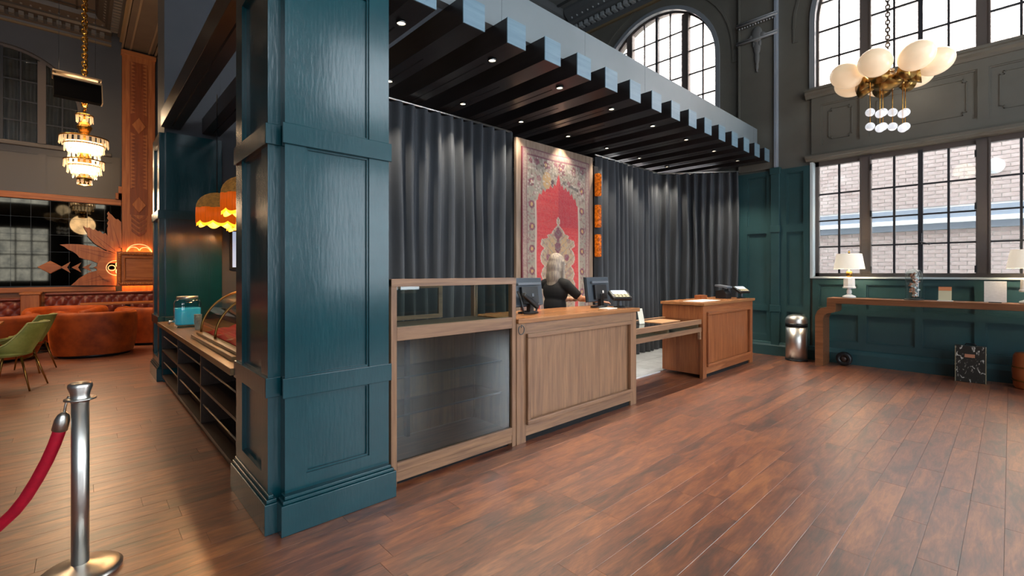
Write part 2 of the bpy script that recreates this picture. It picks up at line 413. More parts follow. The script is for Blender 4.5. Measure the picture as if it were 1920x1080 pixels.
# arch surrounds
for c in BAYS[:2]:
    def ringm(r0, r1, x0, x1, name, mm):
        q = MB(); n = 28
        for i in range(n):
            a0, a1 = PI*i/n, PI*(i+1)/n
            q.prism([(x0, c+r*math.cos(a), SPR+r*math.sin(a)) for r, a in ((r0, a0), (r1, a0), (r1, a1), (r0, a1))], (x1-x0, 0, 0))
        for s_ in (-1, 1):
            q.box(x0, x1, c+s_*r0, c+s_*r1, ZU0+0.04, SPR)
        return q.build(name, mm, ww)
    ringm(HALF-0.03, HALF+0.05, XW-0.045, XW+0.05, 'arch_moulding', mat('arch_edge_paint', '#7f858a', 0.35))
    q = MB(); n = 20
    for i in range(n):
        a0, a1 = PI*i/n, PI*(i+1)/n; r0, r1 = HALF+0.28, HALF+0.32
        q.prism([(XW-0.02, c+r*math.cos(a), SPR+r*math.sin(a)) for r, a in ((r0, a0), (r1, a0), (r1, a1), (r0, a1))], (0.02, 0, 0))
    q.build('arch_outer_bead', OLIVE, ww)
    for s_ in (-1, 1):                                  # spandrel panels beside each arch
        q = MB(); yy = c+s_*(HALF+0.30); q.box(XW-0.018, XW, yy-0.012, yy+0.012, 5.6, SPR); q.box(XW-0.018, XW, yy-0.07, yy+0.012, 5.58, 5.6); q.build('spandrel_bead', OLIVE, ww)

def window(name, label, m, c, z0, z1, spr, rows, thick=0.07, fm=STEELF, sub=None, glassm=GLASS):
    """steel window: narrow light, casement pair, narrow light; arched when spr is given"""
    root = thing(name, label, 'window', m(c, z0, 0), kind=S)
    D0 = 0.10
    def top(a):
        if spr is None: return z1
        d = abs(a-c); return spr+math.sqrt(max(HALF*HALF-d*d, 0)) if d < HALF else spr
    f = MB()
    fbox(f, m, c-HALF, c+HALF, z0, z0+0.06, D0, D0+thick)
    for s_ in (-1, 1): fbox(f, m, c+s_*HALF, c+s_*(HALF-0.06), z0, spr or z1, D0, D0+thick)
    if spr is None: fbox(f, m, c-HALF, c+HALF, z1-0.08, z1, D0, D0+thick)
    else:
        n = 28
        for i in range(n):
            a0, a1 = PI*i/n, PI*(i+1)/n
            ring = [m(c+r*math.cos(a), spr+r*math.sin(a), D0) for r, a in ((HALF-0.06, a0), (HALF, a0), (HALF, a1), (HALF-0.06, a1))]
            f.prism(ring, Vector(m(0, 0, thick))-Vector(m(0, 0, 0)))
    f.build('window_frame', fm, root)
    for s_ in (-1, 1):
        a = c+s_*0.675; q = MB(); fbox(q, m, a-0.075, a+0.075, z0+0.06, top(a+0.07*s_)-0.03, D0-0.03, D0+thick); q.build('mullion', fm, root)
        for e in (-0.062, 0.062):
            q = MB(); fbox(q, m, a+e-0.008, a+e+0.008, z0+0.06, top(a+0.07*s_)-0.05, D0-0.045, D0-0.03); q.build('mullion_bead', fm, root)
    q = MB(); fbox(q, m, c-0.028, c+0.028, z0+0.06, top(c)-0.05, D0-0.01, D0+thick); q.build('meeting_stile', MUNT, root)
    lights = [(c-HALF+0.06, c-0.75), (c-0.60, c-0.028), (c+0.028, c+0.60), (c+0.75, c+HALF-0.06)]
    for (a0, a1) in lights:
        am = (a0+a1)/2
        q = MB(); fbox(q, m, am-0.014, am+0.014, z0+0.06, min(top(am), z1 if spr is None else 99)-0.06, D0+0.005, D0+0.045); q.build('muntin', MUNT, root)
        zs = [z0+0.06]+[z for z in rows if z < max(top(a0), top(a1))-0.08]
        for z in zs[1:]:
            lo, hi = a0, a1
            if spr is not None:
                while lo < hi and top(lo)-0.05 < z: lo += 0.01
                while hi > lo and top(hi)-0.05 < z: hi -= 0.01
            if hi-lo > 0.05:
                q = MB(); fbox(q, m, lo, hi, z-0.012, z+0.012, D0+0.008, D0+0.042); q.build('muntin', MUNT, root)
        zs.append(z1-0.08 if spr is None else 99)
        for (p0, p1) in ((a0, am), (am, a1)):
            for k in range(len(zs)-1):
                us = [lerp(p0, p1, t/6) for t in range(7)] if spr is not None else [p0, p1]
                tp = [min(zs[k+1], top(u)-0.03) for u in us]
                if max(tp) < zs[k]+0.03: continue
                ring = [m(us[0], zs[k], D0+0.025), m(us[-1], zs[k], D0+0.025)]+[m(u, max(t, zs[k]+0.001), D0+0.025) for u, t in reversed(list(zip(us, tp)))]
                MB().prism(ring, Vector(m(0, 0, 0.004))-Vector(m(0, 0, 0))).build('pane', glassm, root)
    return root
rowsL = [1.94, 2.39, 2.85]; rowsU = [ZU0+0.06+0.49*k for k in range(1, 8)]
w1 = window('window_1', 'wide steel framed lower window of small panes above the console table', mX(XW), BAYS[1], ZL0, ZL1, None, rowsL)
for a, z in ((0.94-0.60, 0), (0.94+0.60, 0)):
    for zz in (1.55, 2.45, 3.2): MB().box(XW+0.045, XW+0.07, a-0.012, a+0.012, zz-0.05, zz+0.05).build('hinge', STEELD, w1)
MB().box(XW+0.03, XW+0.09, 0.92, 0.95, 1.93, 2.10).tube([(XW+0.04, 0.94, 1.97), (XW-0.02, 0.90, 1.95), (XW-0.03, 0.82, 1.92)], 0.010, 8).build('casement_handle', MUNT, w1)
window('window_2', 'tall arched steel window above the panelled spandrel behind the globe chandelier', mX(XW), BAYS[1], ZU0, 99, SPR, rowsU)
window('window_3', 'arched steel window rising behind the black beam canopy', mX(XW), BAYS[0], ZU0, 99, SPR, rowsU)
for k, bz in enumerate(('window_4', 'window_5')):
    window(bz, ('arched steel window further along the hall wall', 'lower steel window further along the hall wall')[k], mX(XW), BAYS[2], (ZU0, ZL0)[k], (99, ZL1)[k], (SPR, None)[k], (rowsU, rowsL)[k])
# spandrel between lower and upper window
sp = thing('trim_1', 'olive panelled spandrel with moulded sill between lower and arched window', 'panelling', (XW-0.05, 0.94, ZL1), kind=S)
c = BAYS[1]; cols = [(c+0.73, c+HALF-0.12), (c-0.62, c+0.62), (c-HALF+0.12, c-0.73)]
holes = [(min(a, b), max(a, b), 3.66, 4.37) for a, b in cols]
panelled(sp, mX(XW-0.04), (c-HALF-0.02, c+HALF+0.02, 3.52, 4.52), holes, OLIVE, 0.04, mould=0.02)
for (a, b, z0, z1) in holes:                            # raised shouldered bead in every panel
    q = MB(); i0, i1, j0, j1 = a+0.11, b-0.11, z0+0.10, z1-0.10; n = 0.04; X0 = XW-0.022
    pts = [(i0+n, j0), (i1-n, j0), (i1-n, j0+n), (i1, j0+n), (i1, j1-n), (i1-n, j1-n), (i1-n, j1), (i0+n, j1), (i0+n, j1-n), (i0, j1-n), (i0, j0+n), (i0+n, j0+n)]
    for k in range(12):
        (p0, r0), (p1, r1) = pts[k], pts[(k+1) % 12]
        q.box(X0, X0+0.02, min(p0, p1)-0.006, max(p0, p1)+0.006, min(r0, r1)-0.006, max(r0, r1)+0.006)
    q.build('shouldered_bead', OLIVE, sp)
def profile_bar(parent, name, y0, y1, prof, m):
    return MB().prism([(x, y0, z) for x, z in prof], (0, y1-y0, 0)).build(name, m, parent)
profile_bar(sp, 'upper_sill', c-HALF-0.1, c+HALF+0.1, [(XW, 4.50), (XW-0.06, 4.50), (XW-0.08, 4.54), (XW-0.12, 4.57), (XW-0.13, 4.60), (XW-0.16, 4.61), (XW-0.16, 4.65), (XW, 4.66)], OLIVE)
profile_bar(sp, 'lower_architrave', c-HALF-0.1, c+HALF+0.1, [(XW, 3.42), (XW-0.05, 3.42), (XW-0.07, 3.45), (XW-0.10, 3.46), (XW-0.11, 3.50), (XW-0.08, 3.53), (XW, 3.54)], OLIVE)
# teal wainscot below and beside the window
wt = thing('wall_wainscot', 'dark teal raised panelling below the window and beside it', 'panelling', (XW-0.05, 1, 0), kind=S)
panelled(wt, mX(XW-0.05), (-4.95, 2.33, 0.0, 1.40), [(a, b, z0, z1) for a, b in ((1.69, 2.24), (0.99, 1.58), (0.35, 0.90), (-0.35, 0.24), (-1.0, -0.45), (-1.65, -1.1)) for z0, z1 in ((0.36, 0.80), (0.90, 1.30))], TEALW, 0.05)
panelled(wt, mX(XW-0.05), (2.37, 2.86, 0.0, 3.36), [(2.47, 2.73, 2.36, 3.28), (2.47, 2.73, 0.90, 2.22), (2.47, 2.73, 0.36, 0.80)], TEALW, 0.05)
panelled(wt, mX(XW-0.05), (2.96, 3.70, 0.0, 3.36), [(3.06, 3.40, 2.36, 3.28), (3.06, 3.40, 0.90, 2.22), (3.06, 3.40, 0.36, 0.80)], TEALW, 0.05)
bx('pilaster_strip', TEALW, wt, XW-0.09, XW-0.001, 2.84, 2.98, 0, 3.40, 0.004)
for z in (2.29, 3.34, 0.85): bx('pilaster_band', TEALW, wt, XW-0.105, XW-0.001, 2.825, 2.995, z-0.06, z+0.06, 0.004)
bx('jamb_edge', SILLP, wt, XW-0.06, XW+0.1, 2.325, 2.365, 1.40, 3.40)
bx('window_stool', SILLP, wt, XW-0.085, XW+0.1, -0.60, 2.34, 1.40, 1.43, 0.004)
bl = thing('baseboard_window', 'tall dark teal baseboard along the window wall', 'baseboard', (XW-0.08, 1, 0), kind=S)
profile_bar(bl, 'board', -4.95, 3.7, [(XW-0.052, 0), (XW-0.10, 0), (XW-0.10, 0.17), (XW-0.085, 0.20), (XW-0.075, 0.23), (XW-0.052, 0.24)], TEALW)
# pilaster with capital bands and drop ornament between the arches
pl = thing('trim_2', 'grey wall pilaster with beaded bands and leaf drop between arched windows', 'pilaster', (XW, 3.2, 3.4), kind=S)
bx('pilaster_shaft', OLIVE, pl, XW-0.06, XW-0.0005, 2.93, 3.52, 3.40, ZT-0.4, 0.004)
bx('edge_bead', mat('worn_edge_paint', '#8d95a0', 0.3), pl, XW-0.10, XW-0.0005, 2.87, 2.93, 3.40, ZT-0.4, 0.012)  # this bead is paler than the pilaster shaft
bx('edge_bead', OLIVE, pl, XW-0.08, XW-0.0005, 3.52, 3.56, 3.40, ZT-0.4, 0.008)
for z in (5.84, 6.18):
    q = MB().tube([(XW-0.10, 2.86, z), (XW-0.10, 3.58, z)], 0.022, 8).tube([(XW-0.09, 2.86, z+0.045), (XW-0.09, 3.58, z+0.045)], 0.014, 8); q.build('capital_band', mat('band_silver', '#8e8f90', 0.3), pl)
    for k in range(16): pass
q = MB()
for k in range(14): q.ell((XW-0.10, 2.90+k*0.048, 6.13), 0.017, 8, 6)
o = q.build('capital_beads', MATS['band_silver'], pl); o['kind'] = 'stuff'
q = MB().ell((XW-0.08, 3.22, 5.92), (0.04, 0.10, 0.16)).ell((XW-0.07, 3.22, 5.70), (0.035, 0.065, 0.16)).ell((XW-0.07, 3.22, 5.50), (0.03, 0.045, 0.14)).ell((XW-0.07, 3.22, 5.34), (0.025, 0.03, 0.08)).ell((XW-0.07, 3.22, 5.25), 0.022)
for s_ in (-1, 1): q.ell((XW-0.08, 3.22+s_*0.09, 5.90), (0.03, 0.06, 0.05)).ell((XW-0.075, 3.22+s_*0.05, 5.76), (0.025, 0.03, 0.07))
q.build('leaf_drop', mat('plaster_ornament', '#6a6a68', 0.5), pl)
# rear hall wall, lounge wall, enclosing walls
wall_box('wall_rear', 'dark slate grey upper wall above the back of the canopy', GREYU, 1.54, XW-0.001, YR, YR+0.3, 0, ZT)
wall_box('wall_lounge_side', 'grey wall closing the lounge', GREYU, 3.0, 3.2, YR+0.31, YL-0.001, 0, ZT)
wall_box('wall_left', 'grey wall of the lounge outside the picture', GREYU, XL-0.2, XL, YB, YL, 0, ZT)
wb = thing('wall_street', 'street side wall with tall windows', 'wall', (0, YB, 0), kind=S)
mb = MB(); xs = [XL, -3.85, -1.35, 0.15, 2.65, 4.15, 6.65, XW+0.3]
for i in range(0, 8, 2): mb.box(xs[i], xs[i+1], YB-0.3, YB, 0, ZT)
for i in (1, 3, 5): mb.box(xs[i], xs[i+1], YB-0.3, YB, 0, 0.95).box(xs[i], xs[i+1], YB-0.3, YB, 4.1, 4.6).box(xs[i], xs[i+1], YB-0.3, YB, 7.0, ZT)
mb.build('wall_face', GREYU, wb)
for i in (1, 3, 5):
    bx('roller_blind', mat('tan_blind', '#9b8d74', 0.8) if 'tan_blind' not in MATS else MATS['tan_blind'], wb, xs[i], xs[i+1], YB-0.05, YB-0.03, 0.95, 4.1); bx('roller_blind', MATS['tan_blind'], wb, xs[i], xs[i+1], YB-0.05, YB-0.03, 4.6, 7.0)  # sheets added to seal the unseen window openings against sky light
    for k in range(1, 4):
        x = lerp(xs[i], xs[i+1], k/4); bx('street_mullion', MUNT, wb, x-0.03, x+0.03, YB+0.10, YB+0.16, 0.95, 4.1)
    for z in (1.75, 2.5, 3.25): bx('street_transom', MUNT, wb, xs[i], xs[i+1], YB+0.10, YB+0.15, z-0.03, z+0.03)
# lounge wall with arched draped window
wl = thing('wall_lounge', 'slate grey lounge wall with draped arched window above mirrors', 'wall', (0, YL, 0), kind=S)
cL = -1.37; mb = MB(); mL = mY(YL)
LB = 4.62; LS = 5.55
mb.box(XL, cL-HALF, YL, YL+0.3, 0, ZT).box(cL+HALF, 3.0, YL, YL+0.3, 0, ZT).box(cL-HALF, cL+HALF, YL, YL+0.3, 0, LB)
arch_wall(mb, mL, cL, HALF, LS, ZT, 0.3); mb.build('wall_face', GREYU, wl)
panelled(wl, mY(YL-0.03), (-3.2, 0.78, 3.44, 4.55), [(-3.1, -0.75, 3.62, 4.40), (-0.62, 0.62, 3.62, 4.40)], mat('lounge_spandrel_paint', '#55504a', 0.35), 0.03)
bx('sill', MATS['lounge_spandrel_paint'], wl, -3.2, 0.6, YL-0.12, YL, 4.54, 4.62, 0.01)
window('window_6', 'arched lounge window with dark drawn drapes', mL, cL, LB, 99, LS, [LB+0.06+0.49*k for k in range(1, 8)])
def folds(mb, p0, p1, z0, z1, pitch, amp, n=None, seed=0, flare=0.0):
    p0, p1 = Vector(p0), Vector(p1); d = p1-p0; L_ = d.length; d.normalize(); nr = Vector((-d.y, d.x))
    rnd = random.Random(seed); k = max(2, int(L_/pitch)); ph = [0.0]
    for i in range(k): ph.append(ph[-1]+rnd.uniform(0.75, 1.25))
    tot = ph[-1]; nu = k*10
    amps = [rnd.uniform(0.7, 1.2) for _ in range(k+2)]; skew = [rnd.uniform(-0.3, 0.3) for _ in range(k+2)]
    def fn(u, v):
        t = u*k; i = min(int(t), k-1); fr = t-i
        s_ = (ph[i]+(ph[i+1]-ph[i])*fr)/tot
        a = lerp(amps[i], amps[i+1], fr)
        wv = math.sin(2*PI*fr+skew[i]*math.sin(2*PI*fr)); wv = math.copysign(abs(wv)**0.8, wv)
        q = p0.to_2d()+d.to_2d()*(s_*L_+0.012*math.sin(7*v+i))+nr.to_2d()*amp*a*wv*(1.0-0.35*v*v)
        return (q.x, q.y, lerp(z0, z1, v))
    mb.grid(fn, nu, 10)
o = MB(); folds(o, (cL-HALF+0.1, YL+0.24), (cL+HALF-0.1, YL+0.24), LB+0.02, 6.9, 0.13, 0.03, seed=3)
tag(o.build('window_drape', DCURT, loc=(cL, YL+0.24, LB)), 'dark brown drape drawn behind the lounge arched window', 'curtain')
tag(MB().box(-3.6, 0.6, YL+0.5, YL+0.55, 4.0, 7.6).build('wall_lightwell', mat('lightwell_dark', '#23211f', 0.9), loc=(-1.5, YL+0.52, 4)), 'dark light well wall outside the lounge window', 'wall', kind=S)

# ---- ceilings, cornices
ce = thing('ceiling', 'grey coffered ceiling with thin panel ribs', 'ceiling', (2, 3, ZC), kind=S)
bx('ceiling_slab', CEIL, ce, XL-0.2, XW+0.3, YB-0.3, YL+0.3, ZC+0.1, ZC+0.3)
q = MB()
for k in range(10): q.box(1.55, XW-0.6, -4.4+k*1.25, -4.35+k*1.25, ZC+0.06, ZC+0.101)
for k in range(8): q.box(1.9+k*0.95, 1.95+k*0.95, YB, YR, ZC+0.06, ZC+0.101)
q.build('panel_ribs', mat('rib_dark', '#3c3f40', 0.6), ce)
bx('lounge_ceiling_field', LCEIL, ce, XL, 0.55, 8.9, YL, ZC+0.07, ZC+0.101)
q = MB()
for k in range(7): q.box(-3.8+k*0.62, -3.76+k*0.62, 9.2, YL-0.5, ZC+0.04, ZC+0.075)
for k in range(6): q.box(-4, 0.5, 10.0+k*1.1, 10.05+k*1.1, ZC+0.04, ZC+0.075)
q.build('lounge_ribs', mat('lounge_rib', '#3f372f', 0.6), ce)
q = MB().box(0.86, 1.48, 3.8, YL-0.001, 7.50, ZC+0.1); q.build('ceiling_beam', LCEIL, ce)
for x in (0.80, 0.97, 1.36, 1.50): bx('beam_bead', mat('beam_bead_paint', '#8b7a66', 0.4) if 'beam_bead_paint' not in MATS else MATS['beam_bead_paint'], ce, x, x+0.04, 9.0, YL-0.01, 7.47, 7.53)
def cornice(name, label, axis, base, lo, hi, sgn, paint, lite, z=7.50):
    """stepped cornice along an axis; base = wall face, sgn = direction into the room"""
    root = thing(name, label, 'cornice', (base if axis == 'y' else lo, lo if axis == 'y' else base, z), kind=S)
    prof = [(0, 0), (0.05, 0), (0.06, 0.05), (0.10, 0.08), (0.10, 0.20), (0.30, 0.21), (0.34, 0.26), (0.34, 0.31), (0.48, 0.40), (0.52, 0.50), (0.52, 0.56), (0, 0.56)]
    def P(d, h, t): return (base+sgn*d, t, z+h) if axis == 'y' else (t, base+sgn*d, z+h)
    MB().prism([P(d, h, lo) for d, h in prof], (0, hi-lo, 0) if axis == 'y' else (hi-lo, 0, 0)).build('cornice_run', paint, root)
    q = MB(); t = lo+0.6 if False else lo
    n = int((hi-lo)/0.16)
    for k in range(n):
        t = lo+0.05+k*0.16; p0, p1 = P(0.10, 0.10, t), P(0.24, 0.20, t+0.09); q.box(p0[0], p1[0], p0[1], p1[1], p0[2], p1[2])
    q.build('dentils', lite, root)['kind'] = 'stuff'
    q = MB()
    for k in range(int((hi-lo)/0.16)):
        p = P(0.36, 0.34, lo+0.1+k*0.16); q.ell(p, 0.032, 6, 4)
    q.build('egg_moulding', lite, root)['kind'] = 'stuff'
    bx_ = [P(0, -0.05, lo), P(0.06, 0.0, hi)]
    MB().box(bx_[0][0], bx_[1][0], bx_[0][1], bx_[1][1], bx_[0][2], bx_[1][2]).build('fillet', mat('gilt_fillet', '#7d6a4e', 0.4) if 'gilt_fillet' not in MATS else MATS['gilt_fillet'], root)
CORN = mat('cornice_paint', '#585b5c', 0.4); CORL = mat('cornice_highlight', '#969c9e', 0.3)
LCOR = mat('lounge_cornice_paint', '#4c433a', 0.4); LCOL = mat('lounge_cornice_highlight', '#6f6a64', 0.35)
cornice('trim_3', 'dentilled cornice along the top of the window wall', 'y', XW, YB, YR-0.54, -1, CORN, CORL)
cornice('trim_4', 'dentilled cornice above the black beam canopy', 'x', YR, 1.55, XW-0.001, -1, CORN, CORL)
cornice('trim_5', 'dark dentilled cornice along the lounge wall', 'x', YL, -4.0, 0.60, -1, LCOR, LCOL)
cornice('trim_6', 'short cornice beside the carved oak pilaster', 'x', YL, 1.56, 2.98, -1, LCOR, LCOL)
cornice('trim_7', 'dark cornice along the lounge ceiling beam', 'y', 0.80, 9.0, YL-0.54, -1, LCOR, LCOL)

# ---- brick building outside
XB = 13.2
bw = thing('building', 'weathered pale brick building across the alley', 'building', (XB, 2, 0))
bx('mortar_wall', MORT, bw, XB, XB+0.4, -9, 13, -0.5, 13)
bricks = []
zc = 0.9; r_ = 0
while zc < 9.6:
    yb = -3.6-(0.12 if r_ % 2 else 0)
    while yb < 8.6:
        if not (2.40 < zc+0.04 < 2.85): bricks.append((yb, zc))
        yb += 0.24
    zc += 0.083; r_ += 1
bm0 = MB().box(-0.012, 0.03, 0.006, 0.234, 0.005, 0.078)
bme = None
def bscore(b):
    q = proj(XB, b[0]+0.12); z = b[1]
    if not q: return 9
    v = 511-870*(z-1.5)/q[2]
    # seen through the lower window first
    t = XW/XB; yy = (b[0]+0.12)*t; zz = 1.5+(z-1.5)*t
    inside = -0.15 < yy < 2.3 and 1.45 < zz < 3.4
    return (0 if inside else 5)+q[2]*0.01
bricks.sort(key=bscore)
for k, (yb, z) in enumerate(bricks[:300]):
    if bme is None:
        o = MB(); o.v = [tuple(p) for p in bm0.v]; o.f = bm0.f; o.sm = bm0.sm; o = o.build('brick', BRICKM, None); bme = o.data
    else: o = bpy.data.objects.new('brick', bme); C.objects.link(o)
    o.parent = bw; o.location = (random.uniform(-0.004, 0.004), yb-2, z)
q = MB()
for (yb, z) in bricks[300:]: q.box(XB-0.012, XB+0.03, yb+0.006, yb+0.234, z+0.005, z+0.078)
q.build('bricks_beyond', BRICKM, bw, normals=False)['kind'] = 'stuff'
bx('stone_band', STONE, bw, XB-0.14, XB+0.01, -9, 13, 2.53, 2.625, 0.01)
bx('flashing', mat('blue_grey_flashing', '#7f858f', 0.5), bw, XB-0.06, XB+0.01, -9, 13, 2.627, 2.85); bx('flashing', MATS['blue_grey_flashing'], bw, XB-0.06, XB+0.01, -9, 13, 2.40, 2.528)  # dark strips paint in the bluish shading above and below the ledge
q = MB().lathe([(0, -0.02), (0.15, -0.02), (0.15, 0.03), (0.12, 0.06), (0, 0.07)], (0, 0, 0), 24); q.v = [(XB-0.005-z, 0.22+x, 3.60+y) for x, y, z in q.v]; q.build('wall_vent', STONE, bw)  # white disc stands in for the globe's reflection in the window glass
gr = MB().box(XW+0.33, XB, -9, 13, -0.3, -0.15).build('ground_alley', mat('alley_paving', '#8e8c88', 0.9), loc=(11, 2, -0.3)); tag(gr, 'pale paved alley outside the window', 'ground', kind=S)

# ================================================================== PILLARS
def pillar(yo, label, upper):
    r = thing('panelled_pillar', label, 'pillar', (1.2, yo+3.35, 0), kind=S)
    bx('core', TEAL, r, 0.872, 1.528, yo+2.952, yo+3.70, 0, 3.45)
    bx('upper_shaft', upper, r, 0.86, 1.53, yo+2.95, yo+3.70, 3.45, ZC+0.08)
    # front face
    H = [(0.99, 1.39, 0.30, 0.77), (0.99, 1.39, 0.885, 2.25), (0.99, 1.39, 2.37, 3.30)]
    panelled(r, mY(yo+2.87), (0.87, 1.53, 0.0, 3.45), H, TEAL, 0.08, depth=0.034, mould=0.012)
    panelled(r, mX(0.80), (yo+2.95, yo+3.70, 0.0, 3.45), [(yo+3.08, yo+3.54, z0, z1) for _, _, z0, z1 in H], TEAL, 0.07, depth=0.034, mould=0.012)
    for z0, z1 in ((0.77, 0.885), (2.25, 2.37)):
        q = MB().box(0.855, 1.545, yo+2.855, yo+2.872, z0, z1); q.build('front_band', TEAL, r, bevel=0.003)
        q = MB().box(0.785, 0.802, yo+2.94, yo+3.70, z0, z1).box(0.785, 0.868, yo+2.935, yo+2.951, z0, z1); q.build('side_band', TEAL, r, bevel=0.003)
    def base(x0, x1, y0, y1, nm):
        q = MB().box(x0, x1, y0, y1, 0, 0.175); q.build(nm, TEAL, r, bevel=0.004)
        q = MB().box(x0+0.012, x1-0.012, y0+0.012, y1, 0.175, 0.195).box(x0+0.026, x1-0.026, y0+0.026, y1, 0.195, 0.215); q.build('base_moulding', TEAL, r, bevel=0.004)
    base(0.83, 1.55, yo+2.80, yo+2.90, 'front_base'); base(0.765, 0.845, yo+2.88, yo+3.70, 'side_base')
    q = MB().box(1.528, 1.545, yo+2.9, yo+3.70, 0, 3.45); q.build('hidden_side', TEAL, r)
    return r
pillar(0.0, 'glossy teal panelled pillar standing in front of the display cabinet', GREYU)
pillar(5.10, 'dark teal panelled pillar at the far end of the shelf counter', GREYU)

# ================================================================== CANOPY
cn = thing('beam_canopy', 'canopy of black beams with pale header over the reception counters', 'canopy', (5, 4, 3.5))
XR = [1.03+0.4768*k for k in range(18)]
for k, xr in enumerate(XR):
    y0 = 3.72 if k < 2 else 2.98
    b = bx('beam', BLACKB, cn, xr-0.22, xr, y0+0.004, 7.95, 3.50, 3.72, 0.002)
    if k >= 2: bx('end_cap', CAPM, b, xr-0.221, xr+0.001, y0-0.004, y0+0.006, 3.499, 3.722)
    ys = 3.42 if (k % 2 == 0) else (3.30 if k < 2 else 3.75)
    bx('slot', SLOT, b, xr-0.118, xr-0.102, max(ys, y0+0.2), 7.8, 3.4985, 3.51)
xe = 1.60
while xe < 9.05:
    bx('header_panel', HEADER, cn, xe+0.0015, min(xe+1.22, 9.1)-0.0015, 3.17, 3.27, 3.721, 4.13); xe += 1.22
LAB = 'small recessed spotlight glowing under a black canopy beam'
spot0 = None
ORD = ('first', 'second', 'third', 'fourth', 'fifth', 'sixth', 'seventh', 'eighth')
def spot(x, y, n, front):
    r = thing('spotlight', ('%s recessed spotlight from the teal pillar in the row along the canopy front edge' if front else '%s recessed spotlight from the teal pillar in the row beside the curtains') % ORD[n], 'spotlight', (x, y, 3.5), group='spotlights in the beam canopy')
    MB().lathe([(0.034, -0.02), (0.042, -0.02), (0.042, 0.0), (0.034, 0.0)], (x, y, 3.5), 16).build('trim_ring', STEELD, r)
    MB().lathe([(0.0, -0.006), (0.033, -0.006), (0.033, -0.001), (0.0, -0.001)], (x, y, 3.5), 16).build('lens', SPOTM, r)
    d = bpy.data.lights.new('spot_light', 'SPOT'); d.energy = 60 if front else 34; d.color = (1.0, 0.87, 0.7); d.spot_size = math.radians(95); d.spot_blend = 0.7; d.shadow_soft_size = 0.03
    l = bpy.data.objects.new('spot_light', d); C.objects.link(l); l.parent = r; l.location = (0, 0, -0.03)
for k, xr in enumerate(XR):
    if k >= 2: spot(xr-0.11, 3.31 if k % 2 == 0 else 4.40, (k-2)//2, k % 2 == 0)

# ================================================================== CURTAINS, RUG
def curtain(label, p0, p1, z0, z1, seed, pitch=0.165, amp=0.088):
    r = thing('curtain', label, 'curtain', ((p0[0]+p1[0])/2, (p0[1]+p1[1])/2, 0), group='slate velvet curtains behind the counters')
    q = MB(); folds(q, p0, p1, z0, z1, pitch, amp, seed=seed); o = q.build('drape', CURT, r)
    d = Vector((p1[0]-p0[0], p1[1]-p0[1], 0)).normalized()
    MB().tube([Vector((p0[0], p0[1], z1+0.02)), Vector((p1[0], p1[1], z1+0.02))], 0.014, 8).build('track', CHROME, r)
curtain('wide slate velvet curtain hanging between teal pillar and red rug', (1.58, 4.70), (4.36, 4.70), 0.02, 3.42, 11)
curtain('slate velvet curtain hanging beside the amber wall lights', (6.20, 4.66), (8.22, 4.70), 0.02, 3.42, 12)
curtain('slate velvet curtain closing the corner by the teal wall', (8.13, 4.78), (9.14, 3.52), 0.02, 3.40, 13, 0.16, 0.09)
pn = thing('rug_panel', 'tall weathered wood panel carrying the red rug', 'panel', (5.15, 4.58, 0))
for k in range(9):
    x0 = 4.30+k*0.187; bx('board', mat('grey_board', '#8f7a68', 0.6, col2='#75604f', scale=(20, 20, 2)) if k == 0 else MATS['grey_board'], pn, x0+0.001, x0+0.186, 4.54, 4.58, 0.02, 3.33)
